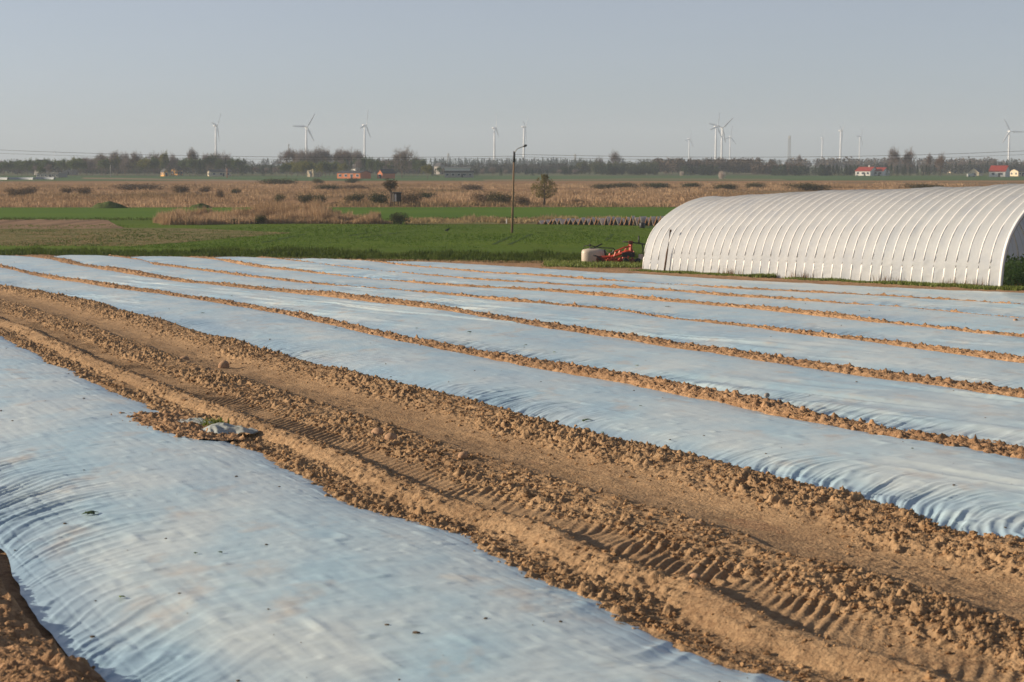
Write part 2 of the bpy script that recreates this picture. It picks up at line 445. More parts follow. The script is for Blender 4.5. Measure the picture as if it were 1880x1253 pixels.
# soil ridges that hold down the film edges
RIDGES = [(lambda u: FA_L(u) - .58, .48, .15, 8.0, 70, .0022, 2), (FS1, .42, .14, 14, 130, .0018, 3), (FS2, .49, .165, 16, 130, .0018, 4), (FS3, .28, .105, 20, 130, .002, 5), (FS4, .29, .115, 22, 130, .0022, 6), (FS5, .19, .085, 25, 128, .0025, 7), (FS6, .17, .08, 28, 126, .0025, 0)]
RG = []
for f, hw, hh, u0, u1, k, sd in RIDGES:
    ua = 100.0
    if sd != 2:
        for _ in range(30): ua = float(head_v(f(ua)))
        u1 = ua + (.6 if sd == 3 else 1.5)
    us = usamp(u0, u1, k); nv = 46
    U = np.repeat(us[:, None], nv, 1); t = np.linspace(-1, 1, nv)[None, :]
    hwv = hw * (1 + .5 * fbm(us * .3, us * 0 + sd, sd, 3))[:, None]
    far = np.clip((us - (u1 - 8)) / 8, 0, 1)[:, None]
    hwv = hwv * (1 + far * 1.6) if sd in (3, 4, 5, 6, 7) and sd != 3 else hwv
    fade = np.clip(.75 + 1.4 * fbm(us * .09, us * 0 + sd * 3.3, sd + 1, 2), .05 if hh < .14 else .6, 1.1)[:, None]
    if sd in (5, 6, 7, 0): hwv = hwv * np.clip(fade * 1.15, .3, 1)
    V = f(us)[:, None] + t * hwv * 1.25
    q = np.clip(1 - np.abs(t / 1.0) ** 2.2, 0, 1)
    Z = hh * fade * q + clods_h(U, V, sd) * 1.5 * np.clip(q * 2, 0, 1) + .03 * fbm(U * 1.4, V * 2.5, sd, 3) * q - .10 * (1 - np.clip(q * 3, 0, 1)) + .03 * q
    X, Y = xy(U, V); Z = Z + zg(Y)
    tag(mesh_np('soil_ridge', np.stack([X, Y, Z], -1), grid_faces(len(us), nv), M_ridge), kind='structure')
    RG.append((f, us, hwv[:, 0], hh, fade[:, 0]))

# loose clods: one mass of many thousands
def ico_verts():
    import bmesh
    bm = bmesh.new(); bmesh.ops.create_icosphere(bm, subdivisions=1, radius=1)
    v1 = np.array([v.co[:] for v in bm.verts]); f1 = np.array([[v.index for v in f.verts] for f in bm.faces]); bm.free()
    bm = bmesh.new(); bmesh.ops.create_icosphere(bm, subdivisions=2, radius=1)
    v2 = np.array([v.co[:] for v in bm.verts]); f2 = np.array([[v.index for v in f.verts] for f in bm.faces]); bm.free()
    return v1, f1, v2, f2
IC1, IF1, IC2, IF2 = ico_verts()
def scatter_blobs(name, P, R, m, base=(IC1, IF1), squash=.7, jit=.28):
    bv, bf = base; n = len(P); k = len(bv)
    off = 1 + (rng.random((n, k, 1)) - .5) * 2 * jit
    ang = rng.random(n) * 6.28; ca, sa = np.cos(ang), np.sin(ang)
    sc = np.stack([1 + .5 * rng.random(n), .75 + .4 * rng.random(n), squash * (.8 + .5 * rng.random(n))], -1)
    v = bv[None] * off * sc[:, None, :]
    x = v[..., 0] * ca[:, None] - v[..., 1] * sa[:, None]; y = v[..., 0] * sa[:, None] + v[..., 1] * ca[:, None]
    v = np.stack([x, y, v[..., 2]], -1) * R[:, None, None] + P[:, None, :]
    f = bf[None] + (np.arange(n) * k)[:, None, None]
    return mesh_np(name, v, f.reshape(-1, 3), m, smooth=False)
Pc = []; Rc = []
for f, us, hw, hh, fd in RG:
    n = 9000
    uu = np.exp(rng.uniform(math.log(us[0]), math.log(us[-1]), n))
    w = np.interp(uu, us, hw); fa = np.interp(uu, us, fd)
    tq = rng.normal(0, .42, n); keep = (rng.random(n) < fa * (.35 + hh * 4)); 
    v = f(uu) + tq * w * .95
    x, y = xy(uu, v)
    z = zg(y) + hh * fa * np.clip(1 - np.abs(tq * .8) ** 2.2, 0.05, 1) + .025
    rr = .014 + .045 * rng.random(n) ** 3
    Pc.append(np.stack([x, y, z], -1)[keep]); Rc.append(rr[keep])
n = 26000
ii = (rng.random(n) * (len(TRACK[0]) - 1)).astype(int)
rel = rng.choice([.02, .2, 1.75, 2.1, 2.5, 4.3, 4.7, 5.0, .85, 3.9], n, p=[.1, .07, .11, .14, .12, .13, .16, .08, .05, .04]) + rng.normal(0, .13, n)
tcol = np.clip((rel / 5.0 * (TRACK[2][ii] - TRACK[1][ii] - .65) + .35) / (TRACK[2][ii] - TRACK[1][ii]), .06, .96)
jj = (tcol * 329).astype(int)
uu = TRACK[0][ii]; v = TRACK[1][ii] + (TRACK[2][ii] - TRACK[1][ii]) * tcol
x, y = xy(uu, v)
Pc.append(np.stack([x, y, TRACK[3][ii, jj] + .008], -1)); Rc.append(.007 + .030 * rng.random(n) ** 4)
Pc = np.concatenate(Pc); Rc = np.concatenate(Rc)
tag(scatter_blobs('soil_clods', Pc, Rc, M_clod), kind='stuff')

def track_z(u, v):
    i = min(np.searchsorted(TRACK[0], u), len(TRACK[0]) - 1)
    t = (v - TRACK[1][i]) / (TRACK[2][i] - TRACK[1][i])
    return float(TRACK[3][i, int(np.clip(t * 329, 0, 329))])

# stones
M_stone = mat('tan stone', (.34, .195, .11), .85, .2, var=[(.44, .28, .17), (.30, .17, .10)], vscale=9, bump=.004, bscale=40)
M_stone2 = mat('grey stone', (.22, .2, .19), .8, .3, var=[(.3, .28, .26)], vscale=9, bump=.004, bscale=40)
def stone(px, py, wpx, label, m=M_stone, sq=.7, dz=0):
    x, y = near(px, py); u = np.dot((x, y), DU); v = np.dot((x, y), DV)
    dist = float(y)
    rad = wpx / 2 * mpp(dist)
    i = int(px * 31 + py)
    r_ = np.random.default_rng(i)
    bm = IC2.copy()
    n = 1 + .30 * (vn(bm[:, 0] * 1.6 + i, bm[:, 1] * 1.6 + bm[:, 2] * 1.3, 3)) + .08 * (r_.random(len(bm)) - .5)
    bm = bm * n[:, None] * np.array([1.05, .8, sq]) * rad
    inT = FA_R(u) < v < FB_L(u)
    z = (track_z(u, v) if inT else float(zg(y)) + dz) + rad * sq * .25
    o = mesh_np('stone', bm, IF2, m)
    sub = o.modifiers.new('s', 'SUBSURF'); sub.levels = 1; sub.render_levels = 1
    o.location = (x, y, z); o.rotation_euler = (0, 0, r_.random() * 6)
    tag(o, label, 'stone', 'stones lying in the field')
stone(693, 806, 33, 'largest reddish brown stone, the left of the touching pair on the tractor track')
stone(718, 817, 30, 'rounded tan stone at the right of the touching pair on the tractor track')
stone(850, 853, 26, 'flat tan stone half buried in the track right of the touching pair')
stone(339, 664, 20, 'pale stone on the track, left of the upright one', sq=.6)
stone(411, 675, 25, 'upright reddish stone with a dark side on the upper track', sq=.95)
stone(372, 703, 16, 'small pale stone below the upright reddish one')
stone(503, 661, 13, 'small round stone on the soil ridge beside the first film cover')
stone(1284, 978, 21, 'greyish stone among rough clods at the right part of the track')
stone(1674, 705, 11, 'small pale round stone on the widest soil ridge at right', dz=.16)
stone(1408, 745, 14, 'dark grey stone on top of the soil ridge at right', M_stone2, dz=.17)
stone(1276, 1086, 24, 'tan stone in the tyre rut near the bottom of the track')
stone(1864, 600, 12, 'brown clod of a stone on film at the far right edge', dz=.16)

# leaf scraps on the film
M_leaf = mat('withered leaf', (.035, .07, .02), .6, .3, var=[(.07, .12, .03)], vscale=30, transl=.2)
M_leafy = mat('fresh leaf', (.14, .22, .03), .6, .3, var=[(.2, .26, .05)], vscale=30, transl=.2)
def scrap(px, py, w, m, label, dz=.16):
    x, y = near(px, py); s = w * mpp(y) / 2
    r_ = np.random.default_rng(int(px + py))
    mb = MB()
    for q in range(3):
        a0 = r_.random() * 6.28; L = s * (.7 + .6 * r_.random()); wd = L * .42; ox = (r_.random() - .5) * s
        n = 7; V = []; Fs = []
        for i in range(n):
            t = i / (n - 1); ww = wd * math.sin(PI * min(t * .95 + .04, 1)) ; lift = .10 * L * math.sin(PI * t) + .03 * L * (q + 1)
            for sgn, cu in ((-1, .25), (0, 0), (1, .25)):
                lx = ox + (t - .3) * L * 1.6; ly = sgn * ww
                V.append((lx * math.cos(a0) - ly * math.sin(a0), lx * math.sin(a0) + ly * math.cos(a0), lift + cu * ww + .004))
        for i in range(n - 1):
            for k in range(2):
                a = i * 3 + k; Fs.append((a, a + 1, a + 4, a + 3))
        mb.add(V, Fs)
    o = mb.build('leaf_scrap', m, smooth=True); o.location = (x, y, film_height(x, y) + .004)
    so = o.modifiers.new('t', 'SOLIDIFY'); so.thickness = .003
    tag(o, label, 'leaf', 'leaf scraps lying on the film covers')
for px, py, w, m, lab, dz in [
    (222, 1120, 18, M_leafy, 'yellow green leaf on the foreground film cover, nearest the camera', .21),
    (166, 971, 40, M_leaf, 'long dark leaf scrap on the foreground film near the left edge', .20),
    (360, 1044, 14, M_leaf, 'dark scrap, the left of the two close together on the foreground film', .22),
    (406, 1044, 14, M_leaf, 'dark scrap, the right of the two close together on the foreground film', .22),
    (957, 1052, 9, M_leaf, 'tiny dark leaf on the right edge of the foreground film', .1),
    (863, 624, 16, M_leaf, 'dark green leaf on the second film cover beyond the track', .15),
    (765, 615, 9, M_leaf, 'small green scrap left of the dark leaf on the second film cover', .15),
    (1018, 661, 10, M_leafy, 'pale green scrap beside wrinkles on the second film cover', .14),
    (1171, 687, 9, M_leafy, 'light green scrap right of the wrinkled film, beyond the second ridge', .12),
    (1073, 789, 25, M_leaf, 'long dark green leaf on the film cover beside the track', .14),
    (1107, 807, 11, M_leafy, 'small bright leaf just right of the long dark one', .13),
    (965, 648, 9, M_leaf, 'dark leaf at the lower edge of the first ridge beyond the track', .16),
    (1226, 574, 12, M_leaf, 'dark leaf scrap on the fourth film cover near the middle', .15),
    (1176, 769, 9, M_leaf, 'black speck of leaf on the first film, right of the middle', .15),
    (1412, 765, 8, M_leafy, 'small green leaf at the foot of the ridge under the dark stone', .14),
    (998, 672, 9, M_leaf, 'green scrap beside the ridge, in line with the second film wrinkles', .14),
    (372, 586, 9, M_leaf, 'dark leaf in a fold of the first film cover at left', .14),
    (122, 543, 8, M_leaf, 'dark tuft on the first film cover near the left edge', .14),
    (1675, 851, 8, M_leaf, 'tiny black scrap on the first film at far right', .15),
    (617, 611, 8, M_leaf, 'dark scrap just under the first ridge, left of the middle', .12),
    (427, 553, 8, M_leaf, 'tiny dark leaf at the lower edge of the second film cover, at left', .14),
    (492, 1118 - 560, 7, M_leaf, 'tiny dark speck of leaf on the second film cover at left', .14)]:
    scrap(px, py, w * .75, m, lab, dz)

# crumbs of soil and chaff blown over the films
Pd = []
for A in FILMS[:1] + FILMS[2:]:
    q = A[rng.integers(0, len(A), 90)]; q = q[(q[:, 1] > 11) & (rng.random(len(q)) < .9)]; Pd.append(q)
q = FILMS[0][rng.integers(0, len(FILMS[0]), 60)]; Pd.append(q); q = FILMS[2][rng.integers(0, len(FILMS[2]), 90)]; Pd.append(q)
Pd = np.concatenate(Pd).astype(float); Pd[:, 2] += .004
tag(scatter_blobs('soil_crumbs', Pd, .005 + .020 * rng.random(len(Pd)) ** 3.5, mat('dark crumbs', (.09, .07, .05), .9, .1, var=[(.16, .11, .07)], vscale=3), squash=.45), kind='stuff')

# torn hole in the foreground film with soil, weeds and a flap of loose film
x0, y0 = near(345, 800)
us = np.linspace(-2.1, 1.9, 120); vs = np.linspace(-.62, .62, 60)
U = float(uh) + us[:, None] + 0 * vs[None]; V = float(vh_) + vs[None] + 0 * us[:, None]
X, Y = xy(U, V)
Z = zg(Y) + .135 + clods_h(U, V, 1) * 1.2 * 1 + .03 * fbm(U * 2, V * 3, 1, 3)
edgef = np.clip(1.15 - np.hypot(us[:, None] / 1.9, vs[None] / .6), 0, 1)
Z = Z + edgef * .06 - .05
tag(mesh_np('bare_soil', np.stack([X, Y, Z], -1), grid_faces(120, 60), M_ridge), kind='structure')
M_flap = mat('loose film', (.60, .66, .66), .3, .5, transl=.45, var=[(.7, .72, .68)], vscale=3, bump=.01, bscale=6)
def flap(px, py, L, W, a, h, label):
    x, y = near(px, py)
    n, k = 40, 24
    s = np.linspace(-1, 1, n)[:, None]; t = np.linspace(-1, 1, k)[None]
    e = np.clip(1 - s ** 2, 0, 1) ** .5 * (1 + .9 * vn(s * 3.1 + px, t * .8, 4))
    xx = s * L / 2 + 0 * t; yy = t * W / 2 * e
    zz = h * (1 - np.abs(t) ** 1.6) * e * (1 + .9 * vn(s * 2 + py, t, 5)) + .04 * (1 - np.abs(2 * vn(s * 3.3 + t * 1.2 + px, t * 1.6, 2)) * 2) * e + .02 * vn(s * 9, t * 7, 1)
    ca, sa = math.cos(a), math.sin(a)
    o = mesh_np('torn_film', np.stack([xx * ca - yy * sa, xx * sa + yy * ca, zz], -1), grid_faces(n, k), M_flap)
    so = o.modifiers.new('t', 'SOLIDIFY'); so.thickness = .004
    o.location = (x, y, float(zg(y)) + .10); tag(o, label, 'plastic film')
flap(352, 791, .5, .7, .9, .05, 'pale torn film lump between bare soil and weeds in the foreground cover')
flap(420, 805, .9, .7, -.15, .055, 'larger grey translucent film flap bunched up at the edge of the track')

def tufts(name, P, H, W, m, nb=5, spread=.6, seed=1, kindstuff=True):
    """clusters of bent blades at the points P"""
    r_ = np.random.default_rng(seed); n = len(P)
    P = np.repeat(P, nb, 0); H = np.repeat(H, nb) * r_.uniform(.55, 1.1, n * nb); W = np.repeat(W, nb)
    N_ = n * nb
    a = r_.random(N_) * 6.28; lean = r_.uniform(.05, spread, N_)
    off = r_.normal(0, .6, (N_, 2)) * (W[:, None] * 3)
    bx = P[:, 0] + off[:, 0]; by = P[:, 1] + off[:, 1]; bz = P[:, 2]
    dx, dy = np.cos(a), np.sin(a); sx, sy = -dy, dx
    v = np.zeros((N_, 5, 3))
    for i, (hh, ww, ll) in enumerate(((0, 1, 0), (0, -1, 0), (.6, -.8, .35), (.6, .8, .35), (1, 0, 1.0))):
        v[:, i, 0] = bx + sx * W * ww * .5 + dx * lean * H * ll; v[:, i, 1] = by + sy * W * ww * .5 + dy * lean * H * ll; v[:, i, 2] = bz + H * hh
    b = (np.arange(N_) * 5)[:, None]
    f = np.concatenate([b + [0, 1, 2], b + [0, 2, 3], b + [3, 2, 4]], 0)
    o = mesh_np(name, v, f, m, smooth=False)
    return o
M_weed = mat('weed leaf', (.12, .17, .03), .6, .3, var=[(.2, .24, .05), (.07, .11, .03)], vscale=20, transl=.3)
wp = []
for k in range(26):
    px = random.uniform(368, 405); py = random.uniform(788, 800); x, y = near(px, py); wp.append((x, y, float(zg(y)) + .08))
tag(tufts('weed', np.array(wp), np.full(26, .12), np.full(26, .03), M_weed, 6, 1.2, 3), 'yellow green weeds growing in the torn hole of the foreground cover', 'weed')

# ------------------------------------------------------------------ ground sheet to the horizon
def field_mat(name, c1, c2, sc=.05, c3=None, sc2=2.0, stretch=(1, 1, 1), bump=0.0, rot=0, amt=.5, spec=.1):
    m = bpy.data.materials.new(name); m.use_nodes = True
    nt = m.node_tree; N = nt.nodes; L = nt.links; b = N['Principled BSDF']
    b.inputs['Roughness'].default_value = 1; b.inputs['Specular IOR Level'].default_value = spec
    g = N.new('ShaderNodeNewGeometry'); mp = N.new('ShaderNodeMapping'); mp.inputs['Scale'].default_value = stretch; mp.inputs['Rotation'].default_value = (0, 0, rot)
    L.new(g.outputs['Position'], mp.inputs[0])
    n = N.new('ShaderNodeTexNoise'); n.inputs['Scale'].default_value = sc; n.inputs['Detail'].default_value = 8; n.inputs['Roughness'].default_value = .6
    L.new(mp.outputs[0], n.inputs['Vector'])
    r = N.new('ShaderNodeValToRGB'); r.color_ramp.elements[0].position = .36; r.color_ramp.elements[1].position = .64
    r.color_ramp.elements[0].color = (*c1, 1); r.color_ramp.elements[1].color = (*c2, 1)
    L.new(n.outputs['Fac'], r.inputs[0]); out = r.outputs[0]
    if c3:
        n2 = N.new('ShaderNodeTexNoise'); n2.inputs['Scale'].default_value = sc2; n2.inputs['Detail'].default_value = 5
        L.new(mp.outputs[0], n2.inputs['Vector'])
        r2 = N.new('ShaderNodeValToRGB'); r2.color_ramp.elements[0].position = .5 ; r2.color_ramp.elements[1].position = .68
        r2.color_ramp.elements[0].color = (0, 0, 0, 1); r2.color_ramp.elements[1].color = (amt, amt, amt, 1)
        L.new(n2.outputs['Fac'], r2.inputs[0])
        mx = N.new('ShaderNodeMix'); mx.data_type = 'RGBA'; L.new(r2.outputs[0], mx.inputs[0]); L.new(out, mx.inputs[6]); mx.inputs[7].default_value = (*c3, 1)
        out = mx.outputs[2]
    L.new(out, b.inputs['Base Color'])
    if bump:
        nb = N.new('ShaderNodeTexNoise'); nb.inputs['Scale'].default_value = 3; nb.inputs['Detail'].default_value = 6
        L.new(g.outputs['Position'], nb.inputs['Vector'])
        bp = N.new('ShaderNodeBump'); bp.inputs['Distance'].default_value = bump
        L.new(nb.outputs['Fac'], bp.inputs['Height']); L.new(bp.outputs[0], b.inputs['Normal'])
    return m
M_ground = field_mat('distant farmland', (.075, .10, .045), (.12, .12, .05), .012, (.17, .13, .075), .004)
M_nearsoil = M_ridge
ys = np.concatenate([np.linspace(-60, 125, 40), np.linspace(128, 175, 50), np.geomspace(180, 16000, 60)])
xs = np.concatenate([-np.geomspace(14000, 60, 30), np.linspace(-50, 50, 21), np.geomspace(60, 14000, 30)])
Yg, Xg = np.meshgrid(ys, xs, indexing='ij')
Zg = zg(Yg) - .07
tag(mesh_np('ground', np.stack([Xg, Yg, Zg], -1), grid_faces(len(ys), len(xs)), M_ground), kind='structure')
# bare soil base of the whole bed field and its margin
ys = np.linspace(-40, 131.5, 260); xs = np.linspace(-110, 75, 260)
Yg, Xg = np.meshgrid(ys, xs, indexing='ij')
Uq = Xg * DU[0] + Yg * DU[1]; Vq = Xg * DV[0] + Yg * DV[1]
Zg = zg(Yg) - .03
tag(mesh_np('soil_field', np.stack([Xg, Yg, Zg], -1), grid_faces(260, 260), M_ridge), kind='structure')
# clod-strewn margin between the last cover and the greenhouse
us = usamp(45, 128, .0035); nv = 60
U = np.repeat(us[:, None], nv, 1); V = FOUT(U) - .25 + np.linspace(0, 1, nv)[None, :] * 3.4
X, Y = xy(U, V)
Z = zg(Y) + .02 + clods_h(U, V, 4) * .9 + .04 * fbm(U * .8, V * 1.4, 2, 3) - .06 * (np.abs(np.linspace(-1, 1, nv)) ** 8)[None, :]
tag(mesh_np('soil_margin', np.stack([X, Y, Z], -1), grid_faces(len(us), nv), M_ridge), kind='structure')

# ------------------------------------------------------------------ fields in the valley, each a sheet a little above the one below
def sheet(name, pts, m, lift, kind='structure', zc=None):
    # pts: corners traced on the valley floor; follows zg
    P = [val(*p) for p in pts]
    ys_ = [p[1] for p in P]; y0, y1 = min(ys_), max(ys_)
    ysn = np.linspace(y0, y1, 30)
    def span(y):
        xsn = []
        for i in range(len(P)):
            (xa, ya), (xb, yb) = P[i], P[(i + 1) % len(P)]
            if abs(ya - yb) < 1e-9:
                if abs(y - ya) < 1e-6: xsn += [xa, xb]
                continue
            t = (y - ya) / (yb - ya)
            if -1e-9 <= t <= 1 + 1e-9: xsn.append(xa + t * (xb - xa))
        return (min(xsn), max(xsn)) if xsn else (0, 0)
    nx = 40
    X = []; Y = []
    for y in ysn:
        a, b = span(y); X.append(np.linspace(a, b, nx)); Y.append(np.full(nx, y))
    X = np.array(X); Y = np.array(Y)
    jx = .004 * Y * fbm(Y * .05, X * .03, 3, 3); Yj = Y + .006 * Y * fbm(X * .03, Y * .02 + lift * 50, 2, 3)
    Z = zg(Yj) - .07 + lift
    return tag(mesh_np(name, np.stack([X + jx, Yj, Z], -1), grid_faces(30, nx), m), kind=kind)
GREEN1 = field_mat('young wheat', (.070, .125, .003), (.098, .158, .004), .05, (.11, .12, .018), .6, bump=.05, amt=.4)
GREEN2 = field_mat('bright winter crop', (.064, .135, .003), (.086, .162, .004), .03, bump=.03)
GREENF = field_mat('far meadow', (.05, .11, .035), (.075, .14, .045), .01, (.12, .12, .06), .02, stretch=(.25, 1, 1))
DRYG = field_mat('dry pasture', (.12, .13, .03), (.24, .175, .085), .22, (.07, .10, .015), .45, stretch=(.45, 1, 1), amt=.95)
PLOW = field_mat('ploughed plot', (.15, .095, .055), (.30, .19, .12), .45, stretch=(1, .05, 1), rot=.3)
MARSH = field_mat('marsh floor', (.24, .135, .06), (.32, .185, .09), .04, (.13, .11, .045), .015, stretch=(.4, 1, 1), amt=.8)
MARGIN = field_mat('dry field margin', (.20, .155, .07), (.12, .14, .035), .15, (.3, .23, .12), .8, stretch=(.3, 1, 1))
TAN = field_mat('sandy far strip', (.24, .18, .11), (.16, .15, .075), .01, stretch=(.2, 1, 1))
sheet('grassland', [(-900, 323), (2800, 323), (2800, 336), (-900, 336)], GREENF, .02)
sheet('marsh', [(-900, 333), (2800, 331), (2800, 384), (-900, 384)], MARSH, .04)
sheet('green_field', [(-900, 381.5), (2800, 379.5), (2800, 403), (-900, 403)], GREEN2, .06)
sheet('green_field', [(-900, 400), (2800, 400), (2800, 480), (-900, 480)], GREEN1, .05)
sheet('pasture', [(-900, 419), (330, 419), (535, 428), (300, 448), (-900, 456)], DRYG, .07)
sheet('ploughed_plot', [(-900, 403), (190, 403), (228, 420), (-900, 421)], PLOW, .08)
sheet('field_margin', [(740, 402), (2600, 399), (2600, 411), (740, 412)], MARGIN, .09)
sheet('far_strip', [(150, 326), (480, 331), (480, 333.5), (150, 329)], TAN, .05)
sheet('far_strip', [(1180, 328), (1440, 329), (1440, 331), (1180, 330.5)], TAN, .05)
sheet('far_strip', [(880, 330), (1180, 328), (1200, 330), (890, 332)], TAN, .06)

# wheel lines in the wheat
M_rut = mat('trodden wheat', (.045, .085, .012), 1, .1)
def rut(p0, p1, w):
    (xa, ya), (xb, yb) = val(*p0), val(*p1)
    mb = MB(); n = 20; V = []; Fs = []
    d = Vector((xb - xa, yb - ya)).normalized(); nx_, ny_ = -d.y, d.x
    for i in range(n + 1):
        t = i / n; x = xa + (xb - xa) * t; y = ya + (yb - ya) * t; ww = w * (.6 + .8 * random.random()) / 2
        V += [(x + nx_ * ww, y + ny_ * ww, float(zg(y)) + .004), (x - nx_ * ww, y - ny_ * ww, float(zg(y)) + .004)]
    for i in range(n): Fs.append((2 * i, 2 * i + 1, 2 * i + 3, 2 * i + 2))
    mb.add(V, Fs); tag(mb.build('wheel_line', M_rut), kind='structure')
for a, b in [((905, 449), (943, 432)), ((935, 449), (975, 430)), ((660, 437), (735, 427)), ((640, 433), (700, 424)), ((1112, 442), (1124, 430)), ((480, 446), (560, 430))]:
    rut(a, b, .35)

# grass fringe between the beds and the valley
M_grass = mat('fringe grass', (.05, .085, .01), .7, .2, var=[(.085, .12, .015), (.03, .055, .008)], vscale=.8, transl=.35, coords='Object')
M_dry = mat('dry grass', (.30, .22, .11), .8, .1, var=[(.38, .29, .16)], vscale=1, transl=.2)
xs = rng.uniform(-60, 50, 15000); dd = rng.random(15000) ** .8
hy = np.interp(xs, [near(-500, 472)[0], near(0, 472)[0], near(400, 474)[0], near(700, 479)[0], near(900, 482)[0], near(1060, 483)[0], near(1400, 484)[0]],
               [near(0, 472)[1], near(0, 472)[1], near(400, 474)[1], near(700, 479)[1], near(900, 482)[1], near(1060, 483)[1], near(1400, 484)[1]])
yy = hy + .3 + dd * 9.0
hh = (.30 + .25 * dd) * np.clip(.9 + 1.0 * fbm(xs * .5, yy * .5, 2, 2), .3, 1.5) * np.clip((hy + 14 - yy) / 5, .3, 1)
tag(tufts('grass_fringe', np.stack([xs, yy, zg(yy) - .03], -1), hh, np.full(15000, .045), M_grass, 7, .5, 5), kind='stuff')
xs2 = rng.uniform(-40, 12, 1500); yy2 = np.interp(xs2, xs[np.argsort(xs)], hy[np.argsort(xs)]) + rng.normal(0, .5, 1500)
tag(tufts('dry_grass', np.stack([xs2, yy2, zg(yy2) - .02], -1), np.full(1500, .16), np.full(1500, .035), M_dry, 4, 1.0, 6), kind='stuff')

def field_tufts(name, x0, x1, y0, y1, n, h, w, m, seed, nb=4, lim=None):
    r_ = np.random.default_rng(seed); px = r_.uniform(x0, x1, n); py = r_.uniform(y0, y1, n)
    if lim is not None: k = lim(px, py); px, py = px[k], py[k]
    Q = np.array([val(a, b) for a, b in zip(px, py)]); 
    hh = h * (.6 + .8 * r_.random(len(Q))) * np.clip(1 + 1.6 * fbm(Q[:, 0] * .12, Q[:, 1] * .05, seed % 5, 3), .3, 2)
    return tag(tufts(name, np.stack([Q[:, 0], Q[:, 1], zg(Q[:, 1]) - .03], -1), hh, np.full(len(Q), w), m, nb, .6, seed), kind='stuff')
M_wheat = mat('wheat blades', (.06, .12, .006), .7, .2, var=[(.10, .17, .01)], vscale=.3, transl=.3)
inpast = lambda px, py: (px < 330 + (py - 419) * 23 - np.clip(py - 428, 0, 99) * 35) & (py > 419)
field_tufts('wheat', -80, 1300, 413, 456, 16000, .085, .06, M_wheat, 51, 4, lambda a, b: ~inpast(a, b))
field_tufts('rough_grass', -80, 540, 422, 452, 4500, .075, .07, M_dry, 52, 4, inpast)
field_tufts('rough_grass', -80, 540, 421, 452, 2600, .09, .07, M_grass, 53, 4, inpast)
field_tufts('rough_grass', -80, 1240, 401, 405, 1500, .25, .08, M_grass, 54, 4)
# reeds (one mass nobody could count)
M_reed = mat('dry reed', (.22, .165, .085), .9, .1, var=[(.35, .235, .135), (.47, .325, .20), (.30, .20, .11)], vscale=.016, transl=.2)
def reeds(name, pts, n, h0, h1, w, seed, dens=None, m=None):
    r_ = np.random.default_rng(seed)
    P = np.array([val(*p) for p in pts])
    x0, x1 = P[:, 0].min(), P[:, 0].max(); y0, y1 = P[:, 1].min(), P[:, 1].max()
    out = []
    def inside(x, y):
        c = np.zeros(len(x), bool); j = len(P) - 1
        for i in range(len(P)):
            cond = ((P[i, 1] > y) != (P[j, 1] > y)) & (x < (P[j, 0] - P[i, 0]) * (y - P[i, 1]) / (P[j, 1] - P[i, 1] + 1e-12) + P[i, 0])
            c ^= cond; j = i
        return c
    while sum(len(o) for o in out) < n:
        x = r_.uniform(x0, x1, n); y = r_.uniform(y0, y1, n); k = inside(x, y) & (np.abs(x) < y * .36 + 20)
        if dens is not None: k &= (vn(x * dens, y * dens * .6, 3) + .5 + .5 * fbm(x * .02, y * .01, 2, 2)) > .38
        out.append(np.stack([x[k], y[k]], -1))
    Q = np.concatenate(out)[:n]
    H = r_.uniform(h0, h1, n) * (1 + .6 * vn(Q[:, 0] * .06, Q[:, 1] * .03, 5)) * np.clip(1 + 1.3 * fbm(Q[:, 0] * .35, Q[:, 1] * .12, 6, 2), .35, 1.6)
    Q = Q + np.stack([3.0 * fbm(Q[:, 0] * .2, Q[:, 1] * .1, 1, 2), 7.0 * fbm(Q[:, 0] * .13, Q[:, 1] * .1, 2, 2)], -1) * (1 if 'reed_bed' in name else 0)
    P3 = np.stack([Q[:, 0], Q[:, 1], zg(Q[:, 1]) - .05], -1)
    return tag(tufts(name, P3, H, np.full(n, w), m or M_reed, 4, .25, seed), kind='stuff')
reeds('reed_bed', [(300, 412), (290, 405), (380, 400), (440, 396), (600, 397), (650, 404), (700, 407), (735, 409), (735, 412)], 12000, .75, 1.15, .06, 21)
reeds('reed_bed', [(430, 411), (425, 402), (455, 397), (600, 398), (640, 405), (640, 411)], 5000, 1.1, 1.75, .06, 31)
reeds('marsh_reeds', [(-300, 381), (-300, 340), (2300, 338), (2300, 381)], 80000, .35, .85, .13, 22, .05)
reeds('margin_grass', [(745, 411), (745, 404), (1240, 402), (1240, 410)], 2500, .2, .6, .10, 23, .3, M_dry)
tag(bpy.data.objects['reed_bed'], kind='stuff')

# ------------------------------------------------------------------ tunnel greenhouse
M_poly = mat('greenhouse film', (.62, .665, .72), .6, .2, var=[(.68, .71, .74), (.57, .615, .68)], vscale=.7, bump=.012, bscale=3.5, transl=.5)
M_hoop = mat('hoop under white film', (.80, .79, .76), .5, .3, var=[(.7, .69, .67)], vscale=2)
M_steel = mat('galvanised tube', (.35, .34, .32), .45, .5, metal=.4)
xa, ya = near(1180, 497.5); xb, yb = near(1835, 532)
TL = math.hypot(xb - xa, yb - ya); tdir = np.array([(xb - xa) / TL, (yb - ya) / TL]); tn = np.array([-tdir[1], tdir[0]])
TW = 9.0
prof = np.array([(0, 0), (.05, .6), (.14, 1.15), (.34, 1.72), (.66, 2.2), (1.1, 2.65), (1.75, 3.1), (2.5, 3.48), (3.4, 3.78), (4.5, 3.92)])
full = np.concatenate([prof, np.stack([TW - prof[::-1][1:, 0], prof[::-1][1:, 1]], -1)])
seg = np.concatenate([[0], np.cumsum(np.hypot(*np.diff(full, axis=0).T))]); arcL = seg[-1]
def cross(s):
    a = np.interp(s, seg, full[:, 0]); z = np.interp(s, seg, full[:, 1]); return a, z
